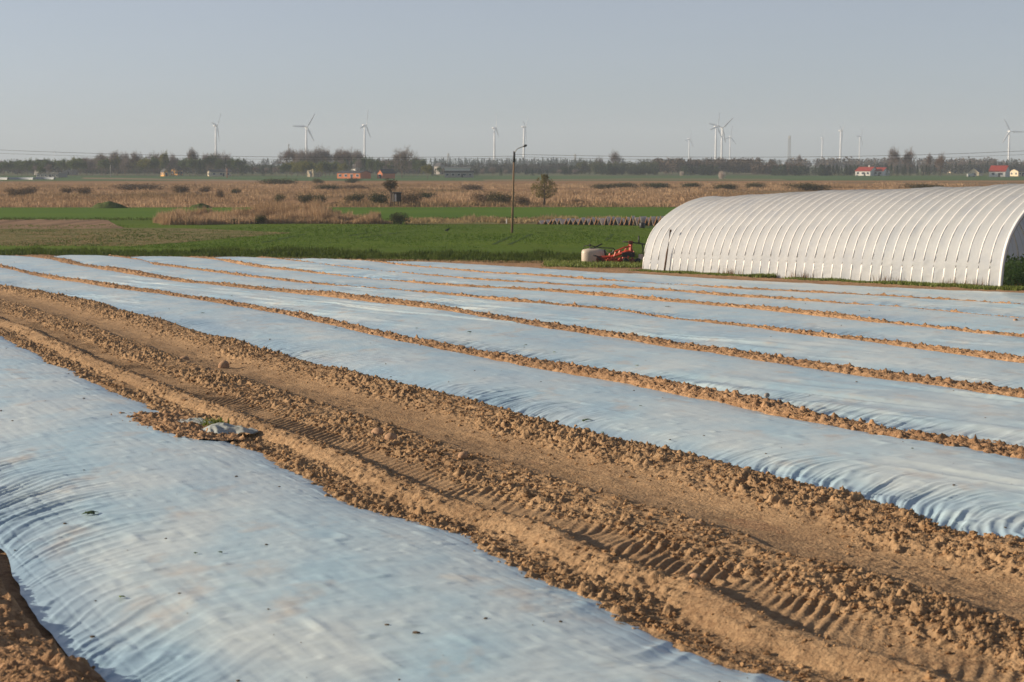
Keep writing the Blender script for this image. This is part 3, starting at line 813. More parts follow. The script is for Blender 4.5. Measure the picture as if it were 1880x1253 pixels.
def smooth_cross(s):
    acc_a = 0; acc_z = 0; ks = (-.45, -.3, -.15, 0, .15, .3, .45)
    for k in ks:
        a, z = cross(np.clip(s + k * np.clip(np.minimum(s, arcL - s) / .5, 0, 1), 0, arcL)); acc_a = acc_a + a; acc_z = acc_z + z
    return acc_a / len(ks), acc_z / len(ks)
def tun(l, s, out=0.0):
    a, z = smooth_cross(s)
    a1, z1 = smooth_cross(np.clip(s - .02, 0, arcL)); a2, z2 = smooth_cross(np.clip(s + .02, 0, arcL))
    ta, tz = a2 - a1, z2 - z1; ln = np.hypot(ta, tz) + 1e-9
    na, nz = -tz / ln, ta / ln
    hs = 1 + .135 * np.clip(l / TL, 0, 1.1)
    sway = .05 * vn(l * .25, 0 * l, 3) + .035 * vn(l * .9, 0 * l + 4, 2)
    a = a + na * out; z = z * (hs + sway * .6) + nz * out
    X = xa + tdir[0] * l + tn[0] * a; Y = ya + tdir[1] * l + tn[1] * a
    gz = SLOPE * (ya + tdir[1] * l)
    return np.stack([X, Y, z + gz], -1)
gh = empty('tunnel_greenhouse', (float(xa), float(ya), float(zg(ya))), 0, 'long arched tunnel greenhouse under ribbed white film at the right of the field', 'greenhouse')
loc = np.array(gh.location)
NH = 40; dsp = TL / (NH - 1)
nl = NH * 12; ns = 230
l = np.linspace(0, TL, nl)[:, None] + np.zeros((1, ns)); s = np.linspace(0, arcL, ns)[None, :] + np.zeros((nl, 1))
phs = (l / dsp) % 1
bay = np.floor(l / dsp); sag = -.022 * np.sin(PI * phs) ** 1.2 * (.55 + 1.0 * _T[0][bay.astype(int) & 255, 7]) * (1 + .8 * vn(l * .4, s * .9, 5))
low = np.clip(1 - s / 2.3, 0, 1) + np.clip(1 - (arcL - s) / 2.3, 0, 1)
wr = .024 * ((1 - np.abs(2 * vn(l * 1.3 + 3 * np.floor(l / dsp), s * 6.5 + 2 * vn(l * .9, s * .6, 2), 4))) ** 2 * 1.6 - .5) * np.clip(low * 1.7, 0, 1) * np.clip(.6 + fbm(l * .3, s * .3, 2, 2), .1, 1.2) + .006 * fbm(l * 2, s * 2.2, 6, 3)
wr = wr + .006 * np.clip(np.sin(s * 2 * PI / .42) * 3 - 2.2, 0, 1) * (1 - np.clip(low, 0, 1))
cov = mesh_np('cover', tun(l, s, sag + wr) - loc, grid_faces(nl, ns), M_poly, gh)
for i in range(NH):
    li = i * dsp
    ss = np.linspace(0, arcL, 40); r_ = .045
    P = tun(np.full(40, li), ss, np.where(np.minimum(ss, arcL - ss) < 2.4, -.008, -.034)) - loc
    mb = MB(); mb.tube([tuple(p) for p in P], r_, 6); mb.build('hoop', M_hoop, gh, smooth=True)
# thin tie cords lying between every pair of hoops
M_cord = mat('tie cord', (.62, .62, .62), .7, .2)
for i in range(0, NH - 1):
    li = (i + .62) * dsp
    P = tun(np.full(34, li), np.linspace(.5, arcL - .5, 34), -.045) - loc
    mb = MB(); mb.tube([tuple(p) for p in P], .011, 4); mb.build('tie_cord', M_cord, gh, smooth=True)
# reinforced folded band of film at the open end, with purlins and inner hoop legs
sb = np.linspace(0, arcL, 120)
bandl = np.array([TL - .03, TL + .05, TL + .11, TL + .10, TL + .02])
bo = [.05, .06, .03, -.05, -.08]
Vb = np.stack([tun(np.full(120, bl), sb, o_) for bl, o_ in zip(bandl, bo)]) - loc
mesh_np('end_band', Vb, grid_faces(5, 120), M_hoop, gh)
for ps in (.42, .5, .58):
    P = np.array([tun(np.array(q), np.array(arcL * ps), -.10) for q in np.linspace(.2, TL, 14)]) - loc
    mb = MB(); mb.tube([tuple(p) for p in P], .03, 6); mb.build('purlin', M_steel, gh, smooth=True)
# inner hoops seen through the open end
for i in range(NH - 7, NH):
    P = tun(np.full(40, i * dsp), np.linspace(0, arcL, 40), -.13) - loc
    mb = MB(); mb.tube([tuple(p) for p in P], .028, 6); mb.build('inner_hoop', M_steel, gh, smooth=True)
# gable curtain gathered up under the arch
n, k = 50, 26
ss = np.linspace(arcL * .26, arcL * .74, n)[:, None]; tq = np.linspace(0, 1, k)[None]
top = tun(np.full((n, 1), TL - .12) + 0 * tq, ss + 0 * tq, -.06)
drop = (1.35 + .55 * np.sin(ss * 1.7) + .8 * np.abs(np.linspace(-1, 1, n))[:, None] ** 2)
cur = top.copy(); cur[..., 2] -= tq * drop
fold = .12 * np.sin(ss * 9 + 2 * tq) * tq + .05 * vn(ss * 6, tq * 4, 2)
cur[..., 0] += tdir[0] * fold; cur[..., 1] += tdir[1] * fold
mesh_np('gable_curtain', cur - loc, grid_faces(n, k), M_flap, gh)
# far gable closed with film
n, k = 60, 30
ss = np.linspace(0, arcL, n)[:, None]; q = np.linspace(0, 1, k)[None]
rim = tun(np.zeros((n, 1)) + 0 * q, ss + 0 * q, -.02)
base_z = float(SLOPE * ya)
g = rim.copy(); g[..., 2] = base_z + (rim[..., 2] - base_z) * (1 - q)
g[..., 0] -= tdir[0] * .02 * vn(ss * 3, q * 5, 1); g[..., 1] -= tdir[1] * .02
mesh_np('end_wall', g - loc, grid_faces(n, k), M_poly, gh)
# sand bags/patches of dirt at the film
# crop inside the open end
M_crop = mat('crop leaves', (.10, .20, .045), .5, .4, var=[(.18, .28, .08), (.07, .14, .04)], vscale=3, transl=.35)
def leaf_cloud(n, R, seed, size, flat=1.0):
    r_ = np.random.default_rng(seed)
    d = r_.normal(size=(n, 3)); d /= np.linalg.norm(d, axis=1)[:, None]
    P = d * (r_.random(n) ** .45)[:, None] * np.array(R)
    return quad_leaves(P, size, r_)
def quad_leaves(P, size, r_, up=.0, asp=.55):
    n = len(P)
    a = r_.normal(size=(n, 3)); a /= np.linalg.norm(a, axis=1)[:, None]
    b = np.cross(a, r_.normal(size=(n, 3))); b /= np.linalg.norm(b, axis=1)[:, None]
    sz = size * r_.uniform(.6, 1.4, n)[:, None] if np.isscalar(size) else size[:, None]
    V = np.stack([P + a * sz, P + b * sz * asp, P - a * sz, P - b * sz * asp], 1)
    f = np.arange(n * 4).reshape(-1, 4)
    return V.reshape(-1, 3), f
r_ = np.random.default_rng(5)
n = 9000
ll = TL + .12 - r_.random(n) ** 1.5 * 9; aa = r_.uniform(.35, TW - .4, n)
zz = r_.random(n) ** .6 * (.75 + .25 * np.sin(aa * 4) + .3 * fbm(ll, aa, 2, 2))
P = np.stack([xa + tdir[0] * ll + tn[0] * aa, ya + tdir[1] * ll + tn[1] * aa, SLOPE * (ya + tdir[1] * ll) + zz + .05], -1)
Vq_, Fq_ = quad_leaves(P, .10, r_)
tag(mesh_np('leafy_crop', Vq_, Fq_, M_crop, smooth=False), kind='stuff')
# weeds, dry stalks along the greenhouse foot
n = 2400
ll = r_.uniform(-1, TL + 2, n); aa = r_.uniform(-1.0, -.02, n)
x = xa + tdir[0] * ll + tn[0] * aa; y = ya + tdir[1] * ll + tn[1] * aa
gate = fbm(ll * .35, ll * 0, 3, 3) > -.12
hh = .10 + .16 * np.clip(fbm(ll * .5, ll * 0 + 5, 1, 2) + .3, 0, 1)
k = gate
tag(tufts('verge_weeds', np.stack([x, y, zg(y)], -1)[k], hh[k], np.full(k.sum(), .045), M_weed, 5, .9, 8), kind='stuff')
n = 150
ll = np.concatenate([r_.normal(c, .5, 30) for c in (TL * .52, TL * .75, TL * .9, TL * .3, TL * .97)]); aa = r_.uniform(-.35, -.05, n)
x = xa + tdir[0] * ll + tn[0] * aa; y = ya + tdir[1] * ll + tn[1] * aa
M_stalk = mat('dry stalk', (.24, .14, .07), .9, .1)
tag(tufts('dry_stalks', np.stack([x, y, zg(y)], -1), r_.uniform(.2, .55, n), np.full(n, .014), M_stalk, 3, .4, 9), kind='stuff')
n = 1300
px = r_.uniform(1000, 1215, n); py = r_.uniform(480, 492, n)
Q = np.array([near(a, b) for a, b in zip(px, py)])
tag(tufts('verge_weeds', np.stack([Q[:, 0], Q[:, 1], zg(Q[:, 1])], -1), r_.uniform(.10, .28, n), np.full(n, .05), M_weed, 5, .8, 10), kind='stuff')
# rusty post leaning by the greenhouse
M_rust = mat('rusty steel', (.06, .035, .022), .8, .3, var=[(.11, .055, .03)], vscale=8)
x, y = near(1219, 500); z = float(zg(y)); y_ = y
e = mpp(y)
pp = empty('leaning_post', (x, y, z), 0, 'thin dark rusty post leaning in front of the white tunnel greenhouse', 'post')
mb = MB(); mb.tube([(0, 0, -.1), (5.5 * e, 0, 37 * e), (11.5 * e, .05, 76 * e)], [.05, .047, .043], 8); mb.build('shaft', M_rust, pp, smooth=True)
mb = MB(); mb.tube([(11.3 * e, .05, 74 * e), (12.2 * e, .05, 78 * e)], [.06, .05], 8); mb.build('cap', M_rust, pp, smooth=True)

# ------------------------------------------------------------------ farm implements beside the greenhouse
M_tank = mat('beige plastic tank', (.50, .42, .34), .45, .4, var=[(.56, .48, .39)], vscale=2)
M_black = mat('black steel', (.02, .02, .022), .5, .4)
M_red = mat('red implement paint', (.62, .085, .03), .5, .4, var=[(.45, .06, .03), (.66, .11, .04)], vscale=4)
M_dred = mat('rusty red steel', (.20, .05, .03), .7, .3, var=[(.12, .045, .03)], vscale=6)
x, y = near(1089, 484); e = mpp(y)
tk = empty('liquid_tank', (x, y, float(zg(y))), 0, 'beige plastic liquid tank with a black frame on top, standing left of the red cultivator', 'tank')
mb = MB(); R_ = 21.5 * e
mb.lathe([(R_ * .9, 0.02), (R_ * .97, .05), (R_, .15), (R_, .62), (R_ * .97, .74), (R_ * .88, .82), (R_ * .5, .87), (R_ * .2, .885)], n=32, sy=.8, squar=3.2)
mb.build('shell', M_tank, tk, smooth=True)
mb = MB(); mb.lathe([(.14, .86), (.15, .93), (.12, .94)], c=(-.1, 0, 0), n=16); mb.build('lid', M_black, tk, smooth=True)
mb = MB()
mb.tube([(-R_ * .82, -.1, .84), (-R_ * .8, -.1, 1.02), (-R_ * .3, -.1, 1.08), (R_ * .1, -.1, 1.0), (R_ * .7, -.1, .93), (R_ * 1.7, 0, .90), (R_ * 1.9, 0, .75)], .03, 6)
mb.tube([(-R_ * .3, -.1, 1.0), (-R_ * .28, -.1, 1.16)], .05, 6)
mb.tube([(R_ * .0, -.15, .9), (R_ * .75, -.15, 1.17)], .045, 6)
mb.build('top_frame', M_black, tk, smooth=True)
mb = MB(); mb.tube([(R_ * .95, -.3, .85), (R_ * 1.03, -.3, .5), (R_ * .98, -.3, .1)], .05, 8); mb.build('side_strap', M_black, tk, smooth=True)
mb = MB(); mb.tube([(R_ * 1.0, .0, .8), (R_ * 1.25, -.1, .62), (R_ * 1.6, -.1, .64), (R_ * 1.75, -.05, .8)], .022, 6); mb.build('hose', mat('white hose', (.6, .58, .5), .5), tk, smooth=True)

x, y = near(1140, 485); 
cu = empty('cultivator', (x, y, float(zg(y))), 0, 'red steel cultivator with a tall headstock parked between the beige tank and the greenhouse', 'cultivator')
def bar(name, pts, r, m, n=6, parent=cu):
    mb = MB(); mb.tube(pts, r, n); return mb.build(name, m, parent, smooth=n > 5)
def B(px, py): return ((px - 1140) * e, (485 - py) * e)
def pt(px, py, d=0): a, b = B(px, py); return (a, d, b)
bar('main_beam', [pt(1103, 473), pt(1122, 472), pt(1136, 468), pt(1150, 462), pt(1162, 461)], .09, M_red, 4)
bar('main_beam', [pt(1106, 478, .5), pt(1125, 478, .5), pt(1150, 474, .5)], .08, M_red, 4)
bar('cross_beam', [pt(1118, 478, -.5), pt(1128, 470, 0), pt(1142, 463, .6)], .07, M_red, 4)
bar('cross_beam', [pt(1124, 480, -.6), pt(1140, 478, -.3), pt(1150, 479, -.2)], .07, M_red, 4)
bar('headstock', [pt(1157, 462), pt(1158, 446)], .10, M_red, 4)
bar('headstock_brace', [pt(1145, 463, .1), pt(1156, 449, .05)], .045, M_red)
mb = MB(); mb.box((pt(1157.5, 446)[0], 0, pt(0, 446)[2]), (.24, .22, .2)); mb.build('headstock_cap', M_dred, cu, bevel=.02)
bar('marker_arm', [pt(1143, 444.5), pt(1158, 445.5), pt(1172, 447.5), pt(1186, 449.5)], .04, M_black)
bar('marker_post', [pt(1173, 448, .2), pt(1172.5, 434, .2)], .05, M_black)
bar('upright', [pt(1178, 448), pt(1180, 455), pt(1180, 470)], .04, M_black)
for i, (ax, d) in enumerate([(1112, 0), (1122, -.4), (1130, .3), (1137, -.5), (1146, .2), (1153, -.3), (1161, .1), (1169, -.2)]):
    bar('tine', [pt(ax, 474, d), pt(ax + 3, 477, d), pt(ax + 2.5, 482, d), pt(ax - 1.5, 485.5, d)], .035, M_dred)
mb = MB()
V = [pt(1096, 470, -.4), pt(1103, 470, -.4), pt(1112, 479, -.4), pt(1099, 483, -.4), pt(1093, 481, -.4)]
mb.add(V + [(a, b + .05, c) for a, b, c in V], [(0, 1, 2, 3, 4), (9, 8, 7, 6, 5)] + [(i, (i + 1) % 5, (i + 1) % 5 + 5, i + 5) for i in range(5)])
mb.build('plough_share', M_dred, cu)
bar('curved_arm', [pt(1088, 468.5, -.45), pt(1095, 470, -.45), pt(1101, 475, -.45), pt(1104, 482, -.45)], .045, M_black)
for i, (ax, ay, bx_, by_, d) in enumerate([(1118, 474, 1120, 466, .1), (1127, 471, 1130, 463, -.2), (1136, 468, 1139, 459, .2), (1112, 481, 1120, 473, .3), (1141, 481, 1146, 471, .4), (1150, 480, 1153, 470, -.3), (1130, 482, 1138, 474, -.4), (1160, 478, 1164, 462, .3)]):
    bar('bracket', [pt(ax, ay, d), pt(bx_, by_, d)], .05, M_red, 4)
bar('lower_beam', [pt(1122, 482, -.5), pt(1150, 484, -.5), pt(1172, 482, -.4)], .05, M_red, 4)
bar('parallel_arm', [pt(1128, 462, -.3), pt(1145, 455, -.2), pt(1156, 453, -.1)], .05, M_red, 4)
mb = MB(); mb.box((pt(1153, 0)[0], 0, pt(0, 468)[2]), (.75, .6, .28)); mb.build('seed_box', mat('dark box', (.035, .03, .03), .6), cu, bevel=.03)
mb = MB(); mb.box((pt(1176, 0)[0], -.1, pt(0, 472)[2]), (.28, .4, .3)); mb.build('white_box', mat('dirty white plastic', (.6, .5, .45), .6, var=[(.5, .3, .25)], vscale=5), cu, bevel=.04)
for ax in (1148, 1160, 1170):
    mb = MB(); c = pt(ax, 480, -.35)
    V = []; n = 20
    for dd_, rr in ((0, .02), (0.0, .19), (.04, .2), (.05, .02)):
        for q in range(n): w = 2 * PI * q / n; V.append((c[0] + rr * math.cos(w), c[1] + dd_, c[2] + rr * math.sin(w)))
    Fs = [(i * n + q, i * n + (q + 1) % n, (i + 1) * n + (q + 1) % n, (i + 1) * n + q) for i in range(3) for q in range(n)]
    mb.add(V, Fs); mb.build('disc', M_black if ax != 1160 else M_dred, cu, smooth=True)
# dark barrel with a plank behind the greenhouse end
x, y = val(1179, 419)
bl = empty('feed_trough', (x, y, VAL), 0, 'small dark drum with a plank lying in the grass behind the greenhouse', 'drum')
mb = MB(); mb.lathe([(.30, 0), (.33, .1), (.33, .55), (.28, .62)], n=16); mb.build('drum', M_black, bl, smooth=True)
mb = MB(); mb.box((.75, 0, .12), (1.1, .3, .08), rz=.2); mb.build('plank', mat('grey plank', (.28, .24, .22), .9), bl)

# row of low A-shaped film covers in the valley
M_lowfilm = mat('pale low film', (.55, .50, .52), .5, .3, var=[(.62, .58, .56)], vscale=2, transl=.2)
M_lath = mat('orange brown lath', (.50, .25, .10), .8, .1)
M_lath2 = mat('pale lath', (.62, .56, .46), .8, .1)
proto = None
NL = 27
for i in range(NL):
    t = i / (NL - 1); px = 997 + (1236 - 997) * t; pb = 411.5 + 3.5 * t; ph_ = 8 + 11 * t ** .8
    x, y = val(px, pb); e2 = mpp(y)
    if proto is None:
        pr = empty('row_cover', (0, 0, 0), 0, 'small pale A-shaped film cover standing in the long row across the green field', 'row cover', 'A-shaped covers standing in a row across the green field')
        V = [(-.5, -.9, 0), (.5, -.9, 0), (0, -.9, 1), (-.5, .9, 0), (.5, .9, 0), (0, .9, 1)]
        mb = MB(); mb.add(V, [(0, 2, 5, 3), (1, 4, 5, 2), (3, 5, 4)]); pc = mb.build('film', M_lowfilm, pr)
        so = pc.modifiers.new('t', 'SOLIDIFY'); so.thickness = .02
        mb = MB(); mb.tube([(-.53, -.95, 0), (.04, -.95, 1.06)], .055, 5); mb.build('lath', M_lath, pr)
        mb = MB(); mb.tube([(.53, -.95, 0), (-.04, -.95, 1.06)], .055, 5); mb.build('lath', M_lath2, pr)
        proto = pr; o = pr
    else:
        o = copy_tree(proto)
    o.location = (x, y, VAL); o.scale = (9.2 * e2 * random.uniform(.85, 1.2), 1.0, ph_ * e2 * random.uniform(.82, 1.08)); o.rotation_euler = (0, 0, random.uniform(-.25, .15) - .35)

# ------------------------------------------------------------------ lamp pole and wires
M_pole = mat('weathered wood pole', (.20, .13, .08), .9, .1, var=[(.28, .19, .12), (.15, .10, .06)], vscale=2, stretch=(6, 6, .5))
x, y = val(940, 428); e = mpp(y)
pl = empty('lamp_pole', (x, y, VAL), 0, 'tall brown wooden pole with a street lamp arm, standing in the green field', 'lamp pole')
H_ = 146 * e
mb = MB(); mb.tube([(0, 0, -.2), (2 * e, 0, H_ * .5), (4 * e, 0, H_)], [2.4 * e, 2.0 * e, 1.5 * e], 10); mb.build('pole', M_pole, pl, smooth=True)
mb = MB(); mb.tube([(3.6 * e, -.13, H_ - 17 * e), (4.2 * e, -.13, H_ + 1.5 * e)], [.13, .11], 8); mb.build('cable_box', M_black, pl, smooth=True)
for dz in (0.0, -.45):
    mb = MB(); mb.lathe([(.05, 0), (.09, .04), (.05, .1), (.08, .14), (.03, .2)], c=(3.5 * e, -.25, H_ + dz), n=10); mb.build('insulator', M_black, pl, smooth=True)
mb = MB(); mb.tube([(4.5 * e, 0, H_ - 2 * e), (6 * e, 0, H_ + 3 * e), (10 * e, 0, H_ + 7.5 * e), (17 * e, 0, H_ + 10.5 * e), (22 * e, 0, H_ + 12 * e)], .045, 8); mb.build('lamp_arm', M_steel, pl, smooth=True)
mb = MB(); mb.tube([(20 * e, 0, H_ + 11 * e), (22 * e, 0, H_ + 12.2 * e), (26 * e, 0, H_ + 13.8 * e), (27.5 * e, 0, H_ + 14 * e)], [.05, .12, .13, .05], 10); mb.build('lamp_head', M_black, pl, smooth=True)
M_wire = mat('power cable', (.06, .06, .065), .6, .2)
def wire(pts, label, r=.017):
    P = [at_depth(a, b, d) for a, b, d in pts]
    # smooth sagging curve through the points
    P = np.array(P); t = np.linspace(0, 1, len(P)); T = np.linspace(0, 1, 60)
    co = [np.polyval(np.polyfit(t, P[:, k], min(3, len(P) - 1)), T) for k in range(3)]
    mb = MB(); mb.tube(list(zip(*co)), r, 5); tag(mb.build('power_line', M_wire, smooth=True), label, 'power line', 'power lines crossing above the fields')
wire([(945, 287, 213), (700, 289.5, 217), (450, 287.5, 221), (200, 283, 226), (0, 275.5, 230), (-200, 265, 234)], 'upper thin cable sagging away to the left from the lamp pole')
wire([(945, 290, 213), (700, 294, 217), (450, 292, 221), (200, 288, 226), (0, 282, 230), (-200, 273, 234)], 'lower thin cable sagging away to the left from the lamp pole', .012)
wire([(945, 284, 213), (1200, 287.5, 211), (1450, 289, 209), (1650, 286, 207), (1880, 277, 205), (2080, 266, 203)], 'upper thin cable sagging away to the right from the lamp pole')
wire([(945, 288, 213), (1200, 293, 211), (1450, 294.5, 209), (1650, 292, 207), (1880, 284, 205), (2080, 274, 203)], 'lower thin cable sagging away to the right from the lamp pole', .012)
# short white marker post
x, y = val(930, 411); mk = empty('marker_post', (x, y, VAL), 0, 'short white marker post left of the lamp pole', 'post')
mb = MB(); mb.tube([(0, 0, 0), (0, 0, .55)], .06, 8); mb.build('shaft', mat('white paint', (.75, .74, .7), .6), mk)
mb = MB(); mb.tube([(0, 0, .55), (0, 0, .62)], [.07, .03], 8); mb.build('cap', M_steel, mk)
# crow in the wheat
x, y = val(821, 427)
mb = MB(); mb.tube([(-.30, 0, .16), (-.2, 0, .2), (-.08, 0, .24), (.06, 0, .28), (.15, 0, .34), (.19, 0, .41), (.25, 0, .42), (.33, 0, .40)], [.02, .05, .10, .115, .08, .055, .05, .008], 10)
for sy in (-.04, .04): mb.tube([(0, sy, .2), (.01, sy, .1), (.0, sy, 0)], .012, 5)
cr = mb.build('crow', mat('black feathers', (.012, .012, .014), .5, .4), smooth=True); cr.location = (x, y, VAL); cr.rotation_euler = (0, 0, .3)
cr.scale = (1.0, 1.0, 1.0)
tag(cr, 'black crow standing in the green wheat left of the lamp pole', 'bird')

# ------------------------------------------------------------------ grassy mounds
M_mound = field_mat('grassy mound', (.05, .075, .02), (.085, .11, .03), .3, bump=.1)
def mound(px, pb, wpx, hpx, seed):
    x, y = val(px, pb); e = mpp(y); n = 40
    g = np.linspace(-1, 1, n); GX, GY = np.meshgrid(g, g, indexing='ij'); rr = np.hypot(GX, GY)
    Zm = np.clip(1 - rr ** 1.7, 0, 1) ** .9 * (1 + .35 * fbm(GX * 3, GY * 3, seed, 3)) * hpx * e - .1
    o = mesh_np('mound', np.stack([GX * wpx * e / 2, GY * wpx * e / 2.4, Zm], -1), grid_faces(n, n), M_mound)
    o.location = (x, y, VAL); tag(o, kind='structure')
mound(201, 382, 72, 13, 1); mound(368, 382, 46, 9, 2)

# ------------------------------------------------------------------ trees and bushes
M_bark = mat('bark', (.12, .09, .07), .9, .1, var=[(.17, .13, .10)], vscale=2)
def leafmat(name, c1, c2, transl=.25):
    m = mat(name, c1, .8, .1, var=[c2], vscale=.35, detail=2, transl=transl); return m
def branch_tree(seed, spread, levels, trunk_h, leafy, leaf_n, leaf_size, twig_w, shape):
    """trunk and limb mesh + crown mesh for a tree one unit high"""
    r_ = random.Random(seed); segs = []; tips = []
    def grow(p, d, L, r, lv):
        q = p + d * L; segs.append((p, q, r, r * .68, lv))
        if lv == 0: tips.append((p, q)); return
        nchild = r_.choice((3, 4)) if lv > 1 else 4
        for _ in range(nchild):
            a = Vector((r_.gauss(0, 1), r_.gauss(0, 1), r_.gauss(0, .5))).normalized()
            nd = (d * (1 - spread) + a * spread * 1.1 + Vector((0, 0, .18))).normalized()
            grow(p.lerp(q, r_.uniform(.55, 1)), nd, L * r_.uniform(.62, .85), r * .55, lv - 1)
    p0 = Vector((0, 0, 0)); segs.append((p0, Vector((.0, 0, trunk_h)), .022, .017, 9))
    for i in range(5):
        a = i / 5 * 6.28 + r_.random()
        d = Vector((math.cos(a) * spread * .9, math.sin(a) * spread * .9, .9)).normalized() if i else Vector((0, 0, 1))
        grow(Vector((0, 0, trunk_h * r_.uniform(.65, 1))), d, (1 - trunk_h) * .36, .011, levels)
    zmax = max(q.z for _, q, _, _, _ in segs); k = 1 / zmax
    rm = max(math.hypot(q.x, q.y) for _, q, _, _, _ in segs)
    sx = shape / (rm) 
    T = lambda p: Vector((p.x * sx, p.y * sx, p.z * k))
    mb = MB(); 
    for p, q, a, b, lv in segs:
        if lv >= levels - 1: mb.tube([T(p), T(q)], [a, b], 5, cap=False)
    V = []; Fs = []; n = 0
    rr = np.random.default_rng(seed)
    for p, q, a, b, lv in segs:
        if lv < levels - 1:
            p, q = T(p), T(q); d = (q - p); w = max(twig_w * (1 + lv * .5), a * .5)
            s_ = d.cross(Vector(rr.normal(size=3))); s_.normalize(); s_ *= w
            V += [p - s_, p + s_, q + s_ * .5, q - s_ * .5]; Fs.append((n, n + 1, n + 2, n + 3)); n += 4
    TP = np.array([list(T(q)) for _, q in tips]); 
    V = np.array([list(v) for v in V]) if V else np.zeros((0, 3)); Fs = np.array(Fs).reshape(-1, 4)
    # fine twigs or leaves clustered at the tips
    MP = np.array([list(T(p.lerp(q, .5))) for p, q, a, b, lv in segs if lv < levels]); TP = np.concatenate([TP, MP]) if leafy else TP
    idx = rr.integers(0, len(TP), leaf_n); P = TP[idx] + rr.normal(0, .028, (leaf_n, 3)) * (1.3 if leafy else 1)
    if leafy:
        v2, f2 = quad_leaves(P, leaf_size, rr)
    else:
        d = rr.normal(size=(leaf_n, 3)) * .5 + (P - np.array([0, 0, trunk_h])) * 1.4; d /= np.linalg.norm(d, axis=1)[:, None]
        s_ = np.cross(d, rr.normal(size=(leaf_n, 3))); s_ /= np.linalg.norm(s_, axis=1)[:, None]
        L = rr.uniform(.03, .07, leaf_n)[:, None]; w = twig_w * .8
        v2 = np.stack([P - s_ * w, P + s_ * w, P + d * L + s_ * w * .3, P + d * L - s_ * w * .3], 1).reshape(-1, 3); f2 = np.arange(leaf_n * 4).reshape(-1, 4)
    Vc = np.concatenate([V, v2]); Fc = np.concatenate([Fs, f2 + len(V)])
    return mb, Vc, Fc
PROTO = {}
def make_proto(key, name, cat, trunk_mb, Vc, Fc, m, bark=M_bark, trunkname='trunk'):
    o = bpy.data.objects.new(name, None); o.empty_display_size = .1
    tm = bpy.data.meshes.new('trunk'); tm.from_pydata(trunk_mb.v, [], trunk_mb.f); tm.materials.append(bark)
    tm.polygons.foreach_set('use_smooth', [True] * len(tm.polygons)); tm.update()
    t = bpy.data.objects.new(trunkname, tm)
    c = mesh_np('crown', Vc, Fc, m, smooth=False, link=False)
    PROTO[key] = (name, cat, t, c)
def plant(key, x, y, z, h, w, label, group, rz=None, link_scale=None):
    name, cat, t, c = PROTO[key]
    e_ = empty(name, (x, y, z), random.random() * 6.28 if rz is None else rz, label, cat, group)
    e_.scale = (w, w, h)
    for s_ in (t, c):
        k = s_.copy(); C.objects.link(k); k.parent = e_
    return e_
MC = {'bare': leafmat('bare twigs', (.17, .14, .125), (.24, .19, .165), .1), 'red': leafmat('reddish twigs', (.135, .085, .06), (.19, .125, .09), .1),
      'yel': leafmat('yellow green new leaves', (.13, .135, .03), (.19, .18, .045), .4), 'grn': leafmat('green leaves', (.06, .09, .025), (.09, .12, .035), .3),
      'con': leafmat('dark conifer needles', (.018, .035, .018), (.03, .05, .024), .1), 'oli': leafmat('olive shrub twigs', (.075, .07, .03), (.115, .10, .045), .2),
      'brn': leafmat('brown shrub twigs', (.17, .12, .075), (.23, .165, .10), .1), 'blo': leafmat('pale blossom', (.50, .42, .36), (.6, .52, .46), .2), 'dk': leafmat('dark shrub', (.05, .06, .025), (.08, .085, .035), .2)}
for i in range(3):
    mb, Vc, Fc = branch_tree(10 + i, .55, 4, .16, False, 3600, .02, .0045, 1.0); make_proto('bare%d' % i, 'bare_tree', 'tree', mb, Vc, Fc, MC['bare'])
    PR = PROTO['bare%d' % i]; c2 = mesh_np('crown', Vc, Fc, MC['red'], smooth=False, link=False); PROTO['red%d' % i] = ('bare_tree', 'tree', PR[2], c2)
    mb, Vc, Fc = branch_tree(20 + i, .5, 3, .10, True, 3200, .032, .005, 1.0); make_proto('yel%d' % i, 'willow_tree', 'tree', mb, Vc, Fc, MC['yel'])
    PR = PROTO['yel%d' % i]; c2 = mesh_np('crown', Vc, Fc, MC['grn'], smooth=False, link=False); PROTO['grn%d' % i] = ('leafy_tree', 'tree', PR[2], c2)
    # conifer
    r_ = np.random.default_rng(30 + i); n = 2300
    zc = r_.random(n) ** .8 * .93 + .06; rad = (1.02 - zc) * (.75 + .35 * np.sin(zc * 60) * .5) * np.sqrt(r_.random(n)); a = r_.random(n) * 6.28
    Pq = np.stack([rad * np.cos(a), rad * np.sin(a), zc], -1); v2, f2 = quad_leaves(Pq, .03, r_)
    mb = MB(); mb.tube([(0, 0, 0), (0, 0, .95)], [.025, .004], 6); make_proto('con%d' % i, 'conifer', 'tree', mb, v2, f2, MC['con'])
    # bush
    r_ = np.random.default_rng(40 + i)
    parts = []
    cs = [(r_.uniform(-.55, .55), r_.uniform(-.5, .5), r_.uniform(.25, .55)) for _ in range(9)]
    for c_ in cs:
        d = r_.normal(size=(320, 3)); d /= np.linalg.norm(d, axis=1)[:, None]; P = d * (r_.random((320, 1)) ** .5) * np.array([.42, .42, .38]) + np.array(c_); P = P[P[:, 2] > .02]; parts.append(P)
    P = np.concatenate(parts); P[:, 2] /= P[:, 2].max(); v2, f2 = quad_leaves(P, .035, r_)
    mb = MB()
    for q in range(7):
        a = q * .9; mb.tube([(0, 0, 0), (.3 * math.cos(a), .3 * math.sin(a), .5)], [.02, .008], 5)
    make_proto('oli%d' % i, 'bush', 'bush', mb, v2, f2, MC['oli'], trunkname='stems')
    for nm in ('brn', 'dk', 'blo'):
        c2 = mesh_np('crown', v2, f2, MC[nm], smooth=False, link=False); PROTO[nm + '%d' % i] = ('blossoming_bush' if nm == 'blo' else 'bush', 'bush', PROTO['oli%d' % i][2], c2)

